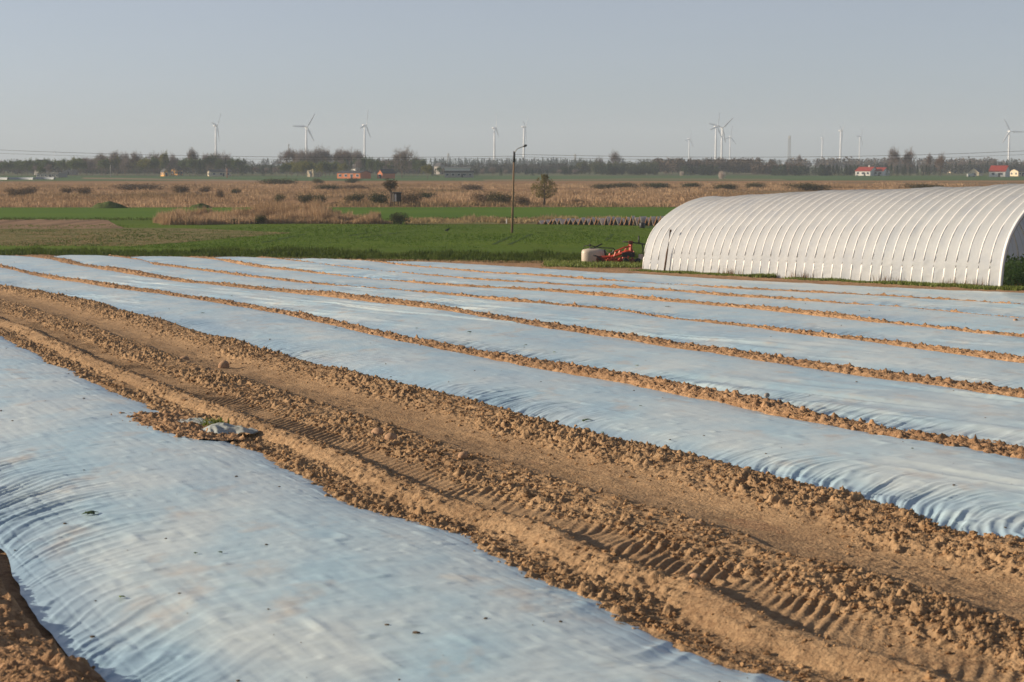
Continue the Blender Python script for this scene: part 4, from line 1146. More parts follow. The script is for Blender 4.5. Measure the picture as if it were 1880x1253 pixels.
def T(kind, px, ptop, pbase, wpx, label, group=None, Y=None):
    x, y = val(px, pbase) if Y is None else (at_depth(px, pbase, Y)[0], Y)
    e = mpp(y); key = kind + str(random.randrange(3))
    return plant(key, x, y, VAL - .05, (pbase - ptop) * e, wpx / 2 * e, label, group)
# standing alone or distinct
x, y = val(717, 380); e = mpp(y)
dt = empty('dark_tree', (x, y, VAL), 0, 'small dark tree with a thin bare trunk and round twiggy crown at the marsh edge', 'tree')
r_ = np.random.default_rng(77); d = r_.normal(size=(1700, 3)); d /= np.linalg.norm(d, axis=1)[:, None]
P = d * (r_.random((1700, 1)) ** .6) * np.array([17, 14, 12]) * e * (.9 + .5 * vn(d[:, :1] * 3 + 9, d[:, 2:] * 3, 2)) + np.array([0, 0, 40 * e])
v2, f2 = quad_leaves(P, .10, r_); mesh_np('crown', v2, f2, leafmat('dark twigs', (.085, .065, .04), (.12, .09, .05)), dt, smooth=False)
mb = MB(); mb.tube([(0, 0, 0), (1 * e, 0, 18 * e), (0, 0, 44 * e)], [.16, .13, .05], 7)
for q in range(6): mb.tube([(.5 * e, 0, (20 + q * 2) * e), (math.cos(q * 1.1) * 12 * e, math.sin(q * 1.1) * 9 * e, (36 + q * 2) * e)], [.07, .03], 5)
mb.build('trunk', M_bark, dt, smooth=True)
x, y = val(999, 377); e = mpp(y)
wt = empty('willow_tree', (x, y, VAL), 0, 'slender yellow green willow standing alone right of the lamp pole', 'tree')
r_ = np.random.default_rng(78); n = 5200; zc = r_.random(n) ** .9; wd = np.interp(zc, [0, .12, .3, .5, .68, .85, 1], [10, 20, 25, 25, 18, 9, 3]); a_ = r_.random(n) * 6.28; q_ = np.sqrt(r_.random(n))
kk = fbm(np.cos(a_) * wd * q_ * .12 + 5, zc * 9 + np.sin(a_), 3, 2) > -.12
P = np.stack([np.cos(a_) * wd * q_, np.sin(a_) * wd * q_, 13 + zc * 45], -1)[kk] * e
v2, f2 = quad_leaves(P, .11, r_); mesh_np('crown', v2, f2, leafmat('willow leaves', (.15, .13, .045), (.23, .19, .065), .3), wt, smooth=False)
mb = MB(); mb.tube([(0, 0, 0), (.5 * e, 0, 20 * e), (0, 0, 56 * e)], [.22, .16, .03], 7)
for q in range(8): mb.tube([(.4 * e, 0, (10 + q * 3) * e), (math.cos(q * 2.1) * 17 * e, math.sin(q * 2.1) * 13 * e, (22 + q * 3) * e)], [.08, .03], 5)
mb.build('trunk', M_bark, wt, smooth=True)
T('yel', 785, 300, 330, 34, 'rounded pale green tree right of the tall bare crown and the gabled brick house')
T('bare', 738, 269, 327, 74, 'largest bare tree with broad pale branches, right above the gabled brick house')
T('yel', 303, 276, 324, 26, 'yellow green tree rising above the left wood')
T('bare', 353, 271, 323, 34, 'bare tree with a dark bird nest, taller than the left wood')
T('bare', 1130, 275, 321, 38, 'lone bare round-crowned tree rising above the woods right of the lamp pole')
T('bare', 1100, 286, 321, 20, 'smaller bare tree just left of the lone round-crowned one')
T('red', 1641, 270, 322, 34, 'tall reddish bare tree, left one of the pair behind the red roofs')
T('red', 1667, 271, 322, 36, 'tall reddish bare tree, right one of the pair behind the red roofs')
T('red', 1706, 281, 323, 15, 'narrow bare tree between the tall pair and the broad brown tree at right')
T('red', 1726, 280, 325, 34, 'broad brown bare tree right of the tall pair')
T('bare', 1467, 284, 318, 18, 'small bare tree right of the lattice mast')
T('blo', 1326, 314, 329, 20, 'pinkish white blossoming bush in the far green field')
T('blo', 1252, 314, 323, 12, 'small cream blossoming bush at the edge of the woods')
T('dk', 735, 389, 412, 56, 'dark rounded bush at the right end of the tall reeds')
T('dk', 483, 392, 411, 36, 'dark bush in the tall reeds, left of the small green one')
T('dk', 521, 391, 408, 22, 'small green bush in the tall reeds')
T('dk', 428, 400, 411, 30, 'low dark bush at the left end of the tall reeds')
T('oli', 515, 355, 374, 40, 'olive bush at the left end of the wide bush row in the marsh')
T('oli', 560, 354, 374, 62, 'wide olive bush in the middle of the marsh')
T('oli', 592, 354, 375, 36, 'olive bush at the right end of the wide bush row in the marsh')
for i, (px, t_, b_, w, lab) in enumerate([
    (655, 356, 373, 46, 'brown olive bush left of the dark tree in the marsh'), (690, 355, 375, 50, 'dense bush touching the left side of the dark tree'),
    (753, 355, 377, 60, 'bushy thicket right of the wooden hide'), (785, 354, 366, 44, 'flat dark bush at the right end of the thicket row'),
    (890, 356, 375, 60, 'long low bush left of the lamp pole in the marsh'), (920, 356, 376, 56, 'olive bush just left of the lamp pole'), (955, 360, 377, 40, 'brown bush just right of the lamp pole in the marsh'),
    (30, 346, 361, 50, 'brown bush nearest the left edge in the marsh'), (55, 344, 358, 40, 'second brown bush from the left edge in the marsh'), (150, 345, 358, 50, 'long brown bush above the grassy mound'),
    (120, 345, 356, 36, 'small brown bush left of the one above the mound'), (330, 341, 357, 40, 'grey brown bush right of the mound in the marsh'), (378, 343, 355, 28, 'round brown bush above the smaller mound'),
    (405, 350, 367, 20, 'thin brown bush right of the smaller mound'), (432, 347, 357, 24, 'small brown bush left of the wide olive bushes'),
    (240, 338, 349, 120, 'long low brown bush far behind the mound'), (1100, 338, 347, 60, 'dark green bush row left end beyond the marsh'), (1150, 337, 347, 70, 'dark green bush in the row beyond the marsh'),
    (1200, 337, 347, 70, 'dark bush in the row beyond the marsh, above the row covers'), (1275, 336, 346, 50, 'dark bush at the right end of the row beyond the marsh'), (1340, 338, 349, 60, 'brown bush just above the greenhouse roof, far left one'),
    (1480, 337, 350, 90, 'reddish brown bush just above the greenhouse roof, middle one'), (1700, 338, 350, 90, 'brown bush just above the greenhouse roof, right one'), (1060, 366, 373, 30, 'small brown bush in the marsh right of the willow'),
    (500, 329, 340, 90, 'dark low bush far beyond the wide olive bushes'), (582, 329, 340, 28, 'round dark bush far beyond the wide olive bushes'), (650, 328, 336, 40, 'dark low bush in front of the orange barn'), (600, 340, 350, 60, 'grey brown scrub beyond the wide olive bushes'), (660, 340, 350, 60, 'grey brown scrub below the orange barn'), (860, 340, 349, 60, 'grey scrub below the long sheds'), (1390, 337, 348, 50, 'dull scrub bush left of the reddish one above the greenhouse')]):
    k = 'oli' if ('olive' in lab or 'green' in lab) else ('dk' if 'dark' in lab else 'brn')
    T(k, px, t_ - (b_ - t_) * .2, b_, w * 1.25, lab)

for px, t_, b_, w, k, lab in [(188, 281, 323, 44, 'bare', 'broad bare tree first from the left among those rising over the left wood'), (216, 277, 323, 48, 'bare', 'broad bare tree right of the concrete pole, rising over the left wood'),
    (384, 283, 323, 44, 'grn', 'round green tree above the rust coloured pole'), (412, 286, 323, 40, 'bare', 'round bare tree at the right end of the left wood'), (556, 273, 323, 52, 'bare', 'broad bare tree below the turbine with a blade pointing left'),
    (592, 269, 323, 58, 'bare', 'broadest bare tree left of the orange barn, rising highest there'), (625, 276, 323, 48, 'red', 'reddish bare tree over the left end of the orange barn'), (668, 286, 323, 36, 'grn', 'green tree at the foot of the turbine behind the barn'),
    (765, 288, 323, 40, 'bare', 'bare tree touching the right side of the largest bare crown')]:
    T(k, px, t_, b_, w, lab)
# woods: rows of trees one can tell apart in the village
def wood_row(x0, x1, n, kinds, topf, base, w, label, group, jit=3):
    for i in range(n):
        px = x0 + (x1 - x0) * (i + random.uniform(.1, .9)) / n
        k = random.choice(kinds)
        b = base + random.uniform(-1.2, 1.2)
        wq = w * random.uniform(.7, 1.3) * (.6 if k == 'con' else 1)
        nm = {'bare': 'grey bare tree', 'red': 'reddish brown bare tree', 'yel': 'yellow green tree', 'grn': 'green tree', 'con': 'dark conifer'}[k]
        T(k, px, topf + random.uniform(-jit, jit), b, wq, nm + ' ' + label, nm + 's ' + group)
G1 = 'in the wood at the far left'
wood_row(796, 830, 5, ['grn', 'con'], 306, 324, 16, 'hiding the small house left of the long sheds', 'left of the long sheds')
wood_row(640, 668, 4, ['grn', 'bare'], 303, 322, 18, 'between the pale gable and the long orange barn', 'behind the orange barn')
wood_row(58, 92, 6, ['grn', 'bare'], 303, 326, 18, 'below the white gabled house at far left', 'below the white gabled house')
wood_row(-120, 150, 26, ['bare', 'grn', 'grn'], 293, 323, 36, 'behind the low buildings at the far left', G1)
wood_row(140, 300, 24, ['bare', 'red', 'grn', 'yel', 'grn'], 289, 323, 34, 'in the wood between the left shed and the orange house', 'of the left wood')
wood_row(170, 430, 11, ['bare', 'red', 'bare'], 280, 322, 34, 'standing out of the left wood', 'standing out of the left wood')
wood_row(290, 440, 22, ['con', 'bare', 'grn', 'grn'], 290, 323, 32, 'around the orange house at left', 'around the orange house')
wood_row(440, 520, 9, ['con', 'bare', 'grn'], 304, 323, 20, 'left of the willows by the barn', 'left of the barn willows')
wood_row(525, 632, 14, ['yel', 'yel', 'grn'], 296, 326, 36, 'left of the orange brick barn', 'left of the brick barn')
wood_row(530, 670, 9, ['bare', 'red'], 274, 322, 44, 'rising behind the orange brick barn', 'rising behind the brick barn')
wood_row(620, 780, 18, ['con', 'grn', 'bare', 'grn'], 291, 324, 24, 'behind the brick barn and the gabled house', 'behind the brick buildings')
wood_row(790, 1060, 18, ['con', 'bare', 'con'], 309, 323, 22, 'around the long sheds', 'around the long sheds')
wood_row(1560, 1680, 8, ['con', 'grn'], 305, 320, 20, 'around the red roofed houses', 'around the red roofs')
wood_row(1625, 1730, 12, ['con', 'con'], 303, 324, 18, 'right of the red roofed houses', 'right of the red roofs')
wood_row(1740, 2000, 20, ['bare', 'bare', 'con'], 296, 318, 26, 'behind the white house at far right', 'behind the white house')

def wood(name, x0, x1, pt_, pb, dpx, n, cols, w, seed, leaves=420, conif=.3):
    """a far wood that reads as one mass"""
    r_ = np.random.default_rng(seed); VV = []; off = 0; FF = []
    for i in range(n):
        px = r_.uniform(x0, x1); b = pb - r_.random() * dpx; x, y = val(px, b); e = mpp(y)
        h = (pb - pt_) * mpp(val(940, pb)[1]) * r_.uniform(.82, 1.1); R = w / 2 * e * r_.uniform(.7, 1.2)
        d = r_.normal(size=(leaves, 3)); d /= np.linalg.norm(d, axis=1)[:, None]
        P = d * (r_.random((leaves, 1)) ** .45)
        if r_.random() < conif:
            zc = r_.random(leaves) ** .75; a = r_.random(leaves) * 6.28; rr = (1.02 - zc) * R * .9 * np.sqrt(r_.random(leaves)); P = np.stack([rr * np.cos(a), rr * np.sin(a), zc * h], -1)
        else:
            P = P * (1 + .35 * vn(d[:, :1] * 2.5 + i, d[:, 2:] * 2.5, 3)) * np.array([R, R, h * .46]) + np.array([0, 0, h * .52])
        P += np.array([x, y, VAL]); v, f = quad_leaves(P, R * .16, r_); VV.append(v); FF.append(f + off); off += len(v)
    tag(mesh_np(name, np.concatenate(VV), np.concatenate(FF), cols, smooth=False), kind='stuff')
M_w1 = leafmat('wood brown', (.10, .075, .055), (.14, .105, .075), .1)
M_w2 = leafmat('wood dark green', (.03, .05, .03), (.05, .07, .035), .1)
M_w3 = leafmat('wood olive', (.07, .085, .035), (.10, .11, .045), .2)
M_w4 = leafmat('wood far', (.05, .06, .05), (.08, .075, .06), .1)
wood('woodland', 1062, 1205, 296, 321.5, .6, 60, M_w3, 14, 1, 380, 0)
wood('woodland', 1085, 1205, 303, 322.5, .4, 50, M_w2, 12, 2, 300, 0)
wood('woodland', 1190, 1420, 291, 320.5, .8, 90, M_w1, 20, 3, 380, 0)
wood('woodland', 1255, 1320, 303, 322.5, .4, 28, M_w2, 13, 4, 300, .5)
wood('woodland', 1385, 1470, 300, 322, .4, 30, M_w1, 18, 5, 300, 0)
wood('woodland', 1420, 1575, 304, 323, .5, 60, M_w2, 14, 6, 300, .8)
wood('woodland', 1030, 1062, 304, 321.5, .3, 9, M_w2, 14, 7, 300, .3)
for a, b, t_, n_, M_, w_, sd_ in [(-150, 150, 297, 110, M_w4, 16, 21), (140, 300, 293, 120, M_w1, 15, 22), (150, 300, 303, 90, M_w3, 13, 23), (285, 440, 294, 120, M_w2, 15, 24), (300, 430, 303, 60, M_w1, 12, 25),
                         (440, 530, 303, 60, M_w2, 12, 26), (525, 640, 299, 90, M_w3, 16, 27), (630, 780, 294, 120, M_w2, 15, 28), (700, 790, 300, 50, M_w1, 14, 29), (790, 1060, 307, 110, M_w2, 12, 30), (800, 1050, 300, 90, M_w4, 16, 31),
                         (1560, 1740, 302, 80, M_w4, 14, 32), (1735, 2050, 300, 110, M_w4, 14, 33)]:
    wood('woodland', a, b, t_, 319.6, 1.0, n_, M_, w_, sd_, 240, .25)
# the forest line on the horizon, 2.4 km away and beyond
wood('far_forest', -500, 2500, 291.5, 311.5, .8, 420, M_w4, 15, 8, 160, .3)
wood('far_forest', 760, 1100, 291, 313.5, .4, 120, M_w2, 12, 9, 160, .6)
wood('far_forest', 1440, 2300, 289.5, 314.5, .6, 150, M_w1, 24, 10, 170, 0)

# ------------------------------------------------------------------ buildings
M_white = mat('white plaster', (.72, .70, .66), .9, .1, var=[(.66, .64, .6)], vscale=.5)
M_cream = mat('cream plaster', (.62, .52, .38), .9, .1)
M_orange = mat('orange brick', (.62, .21, .09), .9, .1, var=[(.56, .18, .08)], vscale=.6)
M_amber = mat('amber plaster', (.70, .38, .13), .9, .1)
M_grey = mat('grey concrete', (.32, .30, .28), .9, .1)
M_roofR = mat('red roof tiles', (.36, .055, .04), .8, .1, var=[(.28, .045, .035)], vscale=1)
M_roofD = mat('dark roof', (.05, .05, .055), .7, .3)
M_roofW = mat('pale sheet roof', (.62, .54, .50), .6, .3)
M_glass = mat('window glass', (.05, .06, .08), .15, .6)
M_frame = mat('white window frame', (.75, .75, .73), .6, .2)
def house(px, pb, wpx, hwall, hroof, depth, rz, wallm, roofm, label, name='house', gable='x', wins=2, win_side=True, chimney=False, flat=False, overhang=.3, Y=None):
    x, y = val(px, pb); e = mpp(y)
    W = wpx * e; D = depth; H = hwall * e; R = hroof * e
    h = empty(name, (x, y, VAL), rz, label, 'shed' if 'shed' in name else ('barn' if 'barn' in name else 'house'))
    mb = MB(); a, b = W / 2, D / 2
    if flat:
        mb.box((0, 0, H / 2), (W, D, H)); mb.build('wall', wallm, h)
        mb = MB(); mb.box((0, 0, H + R / 2), (W + .6, D + .6, R)); mb.build('roof', roofm, h)
    else:
        if gable == 'x':   # ridge along local x
            V = [(-a, -b, 0), (a, -b, 0), (a, b, 0), (-a, b, 0), (-a, -b, H), (a, -b, H), (a, b, H), (-a, b, H), (-a, 0, H + R), (a, 0, H + R)]
            Fs = [(0, 1, 5, 4), (2, 3, 7, 6), (1, 2, 6, 9, 5), (3, 0, 4, 8, 7)]
        else:
            V = [(-a, -b, 0), (a, -b, 0), (a, b, 0), (-a, b, 0), (-a, -b, H), (a, -b, H), (a, b, H), (-a, b, H), (0, -b, H + R), (0, b, H + R)]
            Fs = [(0, 1, 5, 8, 4), (2, 3, 7, 9, 6), (1, 2, 6, 5), (3, 0, 4, 7)]
        mb.add(V, Fs); mb.build('wall', wallm, h)
        mb = MB(); t = .18; o = overhang
        if gable == 'x':
            sl = R / b
            for s in (-1, 1):
                V = [(-a - o, s * (b + o), H - sl * o), (a + o, s * (b + o), H - sl * o), (a + o, 0, H + R), (-a - o, 0, H + R)]
                V = [(p[0], p[1], p[2] + .03) for p in V] + [(p[0], p[1], p[2] + t + .03) for p in V]
                mb.add(V, [(0, 3, 2, 1), (4, 5, 6, 7), (0, 1, 5, 4), (1, 2, 6, 5), (2, 3, 7, 6), (3, 0, 4, 7)])
        else:
            sl = R / a
            for s in (-1, 1):
                V = [(s * (a + o), -b - o, H - sl * o), (s * (a + o), b + o, H - sl * o), (0, b + o, H + R), (0, -b - o, H + R)]
                V = [(p[0], p[1], p[2] + .03) for p in V] + [(p[0], p[1], p[2] + t + .03) for p in V]
                mb.add(V, [(0, 3, 2, 1), (4, 5, 6, 7), (0, 1, 5, 4), (1, 2, 6, 5), (2, 3, 7, 6), (3, 0, 4, 7)])
        ro = mb.build('roof', roofm, h)
        if chimney:
            mb = MB(); mb.box((a * .35, 0, H + R + .4), (.7, .7, 1.6)); mb.build('chimney', M_white, ro)
    def window(cx, cy, cz, w, hh, ang):
        f = MB(); f.box((0, -.03, 0), (w + .25, .1, hh + .25)); fo = f.build('window', M_frame, h); fo.location = (cx, cy, cz); fo.rotation_euler = (0, 0, ang)
        g = MB(); g.box((0, -.09, 0), (w, .06, hh)); g.build('pane', M_glass, fo)
    for i in range(wins):
        window(-a + W * (i + .5) / wins, -b, H * .55, min(1.4, W / wins * .45), min(1.5, H * .42), 0)
    if win_side:
        for i in range(2): window(-a, -b + D * (i + .5) / 2, H * .55, min(1.2, D * .2), min(1.4, H * .4), -PI / 2)
    mb = MB(); mb.box((W * .12, -b - .05, min(1.05, H * .35)), (1.0, .1, min(2.1, H * .7))); mb.build('door', M_roofD, h)
    return h
def house_d(px, pb_vis, Y, *a, **k):
    """a house whose foot is hidden: stands at distance Y"""
    pb = 300 + F * 7.5 / Y * (1) 
    return house(px, pb, *a, **k)
house_d(77, 0, 1290, 20, 21, 6, 9, .5, M_white, M_roofD, 'white house with a dark roof rising above the long grey building at far left', wins=2)
house_d(129, 0, 1290, 20, 19.5, 3.5, 8, -.3, M_grey, M_roofW, 'grey house with a pale roof right of the white one at far left', wins=2)
house(95, 326, 46, 7, 1.5, 9, -.3, M_grey, M_grey, 'long low grey building with a row of square windows at far left', 'long_shed', flat=True, wins=6)
house(302, 324, 8, 8, 5, 6, .5, M_amber, M_roofD, 'narrow amber gabled house lit by the sun in the left wood', gable='y', wins=1)
house(325, 322, 12, 9, 5, 8, .7, M_amber, M_roofD, 'amber house behind trees, right of the narrow one', wins=2)
house(403, 324, 38, 8, 4, 9, .35, M_cream, M_roofD, 'low cream house with a long dark roof in the left wood', wins=3)
house(650, 328, 52, 10, 3.5, 9, -.55, M_orange, M_roofD, 'long orange brick barn with a dark roof and four windows', 'brick_barn', wins=4)
house(709, 328, 13, 10, 6.5, 9, -.7, M_orange, M_roofD, 'orange brick gabled house right of the long barn', gable='y', wins=1)
house_d(577, 0, 1100, 14, 14, 5, 8, -.5, M_cream, M_roofD, 'cream gable peeping out between yellow green trees left of the barn', gable='y', wins=1)
house_d(806, 0, 1350, 9, 15, 5, 8, .5, M_grey, M_roofD, 'small house with a dark roof behind the long sheds', gable='y', wins=1)
house_d(652, 0, 1150, 8, 15, 6, 7, .5, M_white, M_roofD, 'tiny pale gable above the long orange barn', gable='y', wins=1)
house(843, 326, 52, 9, 3, 12, .0, M_grey, M_roofD, 'long dark shed with an open front right of the pale green tree', 'open_shed', flat=True, wins=5)
house_d(840, 0, 1120, 46, 15, 2.5, 12, .0, M_white, M_roofW, 'pale flat roofed shed behind the long dark one', 'flat_shed', flat=True, wins=0)
house(1591, 323, 30, 8.5, 7, 10, -.65, M_white, M_roofR, 'cream house with a broad red roof, left of the red pair', gable='x', wins=3, chimney=True)
house(1618, 323, 20, 8.5, 6, 9, -.65, M_white, M_roofR, 'smaller cream house with a red roof, right of the red pair', gable='x', wins=2)
house_d(1702, 0, 1500, 13, 8, 3, 8, .3, M_cream, M_roofD, 'cream cottage behind conifers right of the red roofs', wins=2)
house_d(1748, 0, 1500, 14, 8.5, 3.5, 8, .2, M_cream, M_roofW, 'pale cottage among bare trees left of the dark roofed house', wins=2)
house(1791, 323, 20, 6, 8, 9, -.5, M_cream, M_roofD, 'cream house with a dark steep roof, left of the white house', gable='y', wins=1)
house(1835, 325, 30, 10, 10, 10, -.5, M_white, M_roofR, 'bright white house with a big red roof at far right', gable='x', wins=2)
house(1868, 324, 16, 9, 4, 8, .4, M_cream, M_roofD, 'cream house right of the bright white one', wins=2)
# parked white van left of the cream house
x, y = val(1783, 325); e = mpp(y)
vn_ = empty('parked_van', (x, y, VAL), .2, 'small white van parked in front of the dark roofed house at right', 'van')
mb = MB(); 
V = [(-2.2, 0), (-2.2, 1.5), (-1.9, 1.75), (.9, 1.75), (1.6, 1.1), (2.2, .95), (2.25, .35), (2.2, .25), (-2.2, .25)]
V3 = [(a, -.9, b) for a, b in V] + [(a, .9, b) for a, b in V]; n = len(V)
mb.add(V3, [tuple(range(n)), tuple(range(2 * n - 1, n - 1, -1))] + [(i, i + n, (i + 1) % n + n, (i + 1) % n) for i in range(n)]); mb.build('body', M_white, vn_, bevel=.05)
for wx in (-1.4, 1.4):
    for wy in (-.85, .85):
        mb = MB(); mb.tube([(wx, wy - .1, .33), (wx, wy + .1, .33)], .33, 14); mb.build('wheel', M_black, vn_)
mb = MB(); mb.box((1.22, 0, 1.4), (.1, 1.5, .5)); mb.build('windscreen', M_glass, vn_)
# low greenhouse strips shining left
M_strip = mat('pale film strips', (.30, .33, .35), .5, .3)
for i, (a, b, yb_) in enumerate([(-60, 15, 330), (18, 62, 330), (66, 100, 329.5)]):
    (xA, yA), (xB, yB) = val(a, yb_), val(b, yb_)
    mb = MB(); L = xB - xA; n = 12; V = []; 
    for xx in (0, L):
        for q in range(n + 1): w = PI * q / n; V.append((xx, 2.2 * math.cos(w), 1.0 * math.sin(w)))
    mb.add(V, [(q, q + 1, n + 2 + q, n + 1 + q) for q in range(n)] + [tuple(range(n + 1)), tuple(range(2 * n + 1, n, -1))])
    o = mb.build('film_tunnel', M_strip, smooth=True); o.location = (xA, yA, VAL)
    tag(o, ['pale low film tunnel at the very left edge of the village', 'pale low film tunnel below the white house at far left', 'pale low film tunnel below the long grey building'][i], 'film tunnel')
# wooden hide on posts in the marsh
x, y = val(728, 379); e = mpp(y)
hd = empty('hunting_hide', (x, y, VAL), .4, 'small dark wooden hide with a white panel beside the dark tree in the marsh', 'hide')
M_dw = mat('dark timber', (.045, .04, .035), .9, .1)
mb = MB(); mb.box((0, 0, 1.55), (1.3, 1.2, 1.5)); mb.build('cabin', M_dw, hd)
mb = MB(); mb.box((0, 0, 2.36), (1.6, 1.5, .12), rx=.08); mb.build('roof', M_dw, hd)
mb = MB(); mb.box((-.4, -.64, 1.5), (.28, .06, 1.3)); mb.build('panel', M_white, hd)
for sx in (-.55, .55):
    for sy in (-.5, .5): mb = MB(); mb.tube([(sx, sy, 0), (sx, sy, .82)], .06, 6); mb.build('leg', M_dw, hd)

# thin poles, masts
M_con = mat('concrete pole', (.40, .36, .33), .9, .1); M_brick = mat('rusty brick', (.40, .18, .10), .9)
def post(px, pb, pt_, r, m, label, name='village_pole', crossarm=True):
    x, y = val(px, pb); e = mpp(y); H = (pb - pt_) * e
    o = empty(name, (x, y, VAL), 0, label, 'pole'); mb = MB(); mb.tube([(0, 0, 0), (0, 0, H)], [r, r * .7], 8); mb.build('shaft', m, o, smooth=True)
    if crossarm: mb = MB(); mb.box((0, 0, H - .3), (1.6, .12, .12)); mb.build('crossarm', M_steel, o)
post(203, 325, 303, .22, M_con, 'pale concrete pole in front of the left wood')
post(417, 327, 309, .28, M_brick, 'rust coloured pole right of the low cream house', crossarm=False)
post(415, 326, 302, .14, M_con, 'thin grey pole beside the rust coloured one')
post(1187, 322, 312, .10, M_con, 'thin pole in front of the woodland right of the lone bare tree')
def lattice(px, ptop, Y, w0, w1, label):
    x = at_depth(px, 300, Y)[0]; e = mpp(Y); H = (300 - ptop) * e + 7.5
    o = empty('lattice_mast', (x, Y, VAL), .3, label, 'mast')
    for sx in (-1, 1):
        for sy in (-1, 1):
            mb = MB(); mb.tube([(sx * w0, sy * w0, 0), (sx * w1, sy * w1, H)], .16, 4); mb.build('leg', M_steel, o)
    mb = MB(); n = 14
    for i in range(n):
        za, zb = H * i / n, H * (i + 1) / n; wa = w0 + (w1 - w0) * i / n; wb = w0 + (w1 - w0) * (i + 1) / n
        for s in (-1, 1):
            mb.tube([(-wa, s * wa, za), (wb, s * wb, zb)], .08, 4); mb.tube([(wa, s * wa, za), (-wb, s * wb, zb)], .08, 4)
            mb.tube([(s * wa, -wa, za), (s * wb, wb, zb)], .08, 4); mb.tube([(s * wa, wa, za), (s * wb, -wb, zb)], .08, 4)
    mb.build('bracing', M_steel, o)
    for q in range(3): mb = MB(); mb.box((math.cos(q * 2.1) * (w1 + .5), math.sin(q * 2.1) * (w1 + .5), H - 2.2), (.6, .6, 3.0)); mb.build('antenna', M_white, o)
    return o
lattice(1449, 250, 2600, 1.8, 1.0, 'slim grey lattice mast left of the wind turbines at right')
lattice(530, 265, 3000, 1.0, .5, 'very thin faint mast left of the turbine above the willows')
lattice(1056, 283, 2600, 2.2, .6, 'small faint pylon on the horizon right of the lamp pole')
lattice(823, 282, 2700, 2.2, .6, 'small faint pylon on the horizon above the long sheds')

# ------------------------------------------------------------------ wind turbines
M_turb = mat('turbine white', (.80, .80, .80), .45, .3)
def turbine_proto():
    t = empty('wind_turbine', (0, 0, 0), 0, '', 'wind turbine', 'wind turbines on the horizon')
    mb = MB(); mb.tube([(0, 0, 0), (0, 0, 20), (0, 0, 50), (0, 0, 78.8)], [2.5, 2.25, 1.9, 1.45], 20); mb.build('tower', M_turb, t, smooth=True)
    mb = MB(); mb.tube([(0, 5.2, 80.4), (0, 4.8, 80.4), (0, 2, 80.4), (0, -1.6, 80.4), (0, -2.1, 80.4)], [1.2, 1.8, 2.0, 1.9, 1.5], 12); mb.build('nacelle', M_turb, t, smooth=True)
    h = empty('rotor', (0, -3.2, 80.4)); h.parent = t
    mb = MB(); mb.tube([(0, 1.2, 0), (0, .2, 0), (0, -1.0, 0), (0, -1.7, 0)], [1.5, 1.6, 1.1, .2], 14); hub = mb.build('hub', M_turb, t, smooth=True); hub.location = (0, -3.2, 80.4)
    bpy.data.objects.remove(h)
    n = 14; V = []; R = 31
    for i in range(n):
        q = i / (n - 1); r = .8 + q * R
        ch = np.interp(q, [0, .06, .22, 1], [1.2, 1.4, 3.4, 1.3]) * 1.25; th = np.interp(q, [0, .06, .22, 1], [1.2, 1.1, .9, .35]); tw = math.radians(np.interp(q, [0, .2, 1], [25, 18, 2]))
        for k in range(8):
            w = 2 * PI * k / 8; a = math.cos(w) * ch / 2 + ch * .15; b = math.sin(w) * th / 2
            V.append((a * math.cos(tw) - b * math.sin(tw), a * math.sin(tw) + b * math.cos(tw), r))
    mb = MB(); mb.add(V, [(i * 8 + k, i * 8 + (k + 1) % 8, (i + 1) * 8 + (k + 1) % 8, (i + 1) * 8 + k) for i in range(n - 1) for k in range(8)] + [tuple(range(7, -1, -1)), tuple((n - 1) * 8 + k for k in range(8))])
    for q in range(3):
        b = mb.build('blade', M_turb, t, smooth=True); b.location = (0, -3.6, 80.4); b.rotation_mode = 'XYZ'
    return t
TP = turbine_proto()
# tower x, hub y, blade length px, first blade angle (from image right, anticlockwise), foreshortening, side
TURB = [
 (397, 232, 28, 50, .38, 'leftmost large wind turbine, above the cream house in the left wood'),
 (563, 234, 30, 58, .87, 'wind turbine with one blade pointing straight left, above the willows'),
 (670, 231, 29, 72, .40, 'wind turbine rising behind the orange brick barn'),
 (908, 236, 28, 84, .22, 'wind turbine left of the lamp pole'),
 (962, 234, 28, 40, .20, 'wind turbine directly behind the lamp pole arm'),
 (1265, 256, 17, 72, .55, 'small faint wind turbine left of the cluster above the brown woods'),
 (1314, 234, 27, 72, .5, 'left large wind turbine of the overlapping pair'),
 (1325, 236, 28, 43, .92, 'right large wind turbine of the overlapping pair, one blade pointing up right'),
 (1340, 252, 17, 78, .8, 'small wind turbine just right of the overlapping pair'),
 (1509, 255, 17, 44, .22, 'small wind turbine right of the lattice mast'),
 (1543, 241, 25, 40, .22, 'tallest wind turbine of the three above the red roofs'),
 (1578, 251, 17, 62, .5, 'small wind turbine right of the tallest of three above the red roofs'),
 (1852, 242, 28, -2, .88, 'rightmost wind turbine, behind the bright white house'),
 (100, 278, 9, 70, .5, 'tiny faint wind turbine at far left behind the village')]
blades0 = None
for i, (px, hy, R, a1, f, lab) in enumerate(TURB):
    Yd = F * (80.4 - 7.5) / (300 - hy) * (1.0 if i != 13 else .62)
    sc = R * mpp(Yd) / 31.5
    o = TP if i == 0 else copy_tree(TP)
    x = at_depth(px, 300, Yd)[0]
    hubz = (300 - hy) * mpp(Yd) + 7.5
    o.location = (x, Yd, VAL); o.scale = (sc, sc, hubz / 80.4)
    yaw = math.acos(min(.99, f))            # rotor turned so that it looks f as wide; it faces the viewer and to the right
    o.rotation_euler = (0, 0, yaw + math.atan2(-x, Yd))
    o['label'] = lab
    bl_ = [c for c in o.children if c.name.startswith('blade')]
    for q, b in enumerate(bl_):
        a = math.radians(a1 + 120 * q)
        b.rotation_euler = (0, PI / 2 - a, 0)

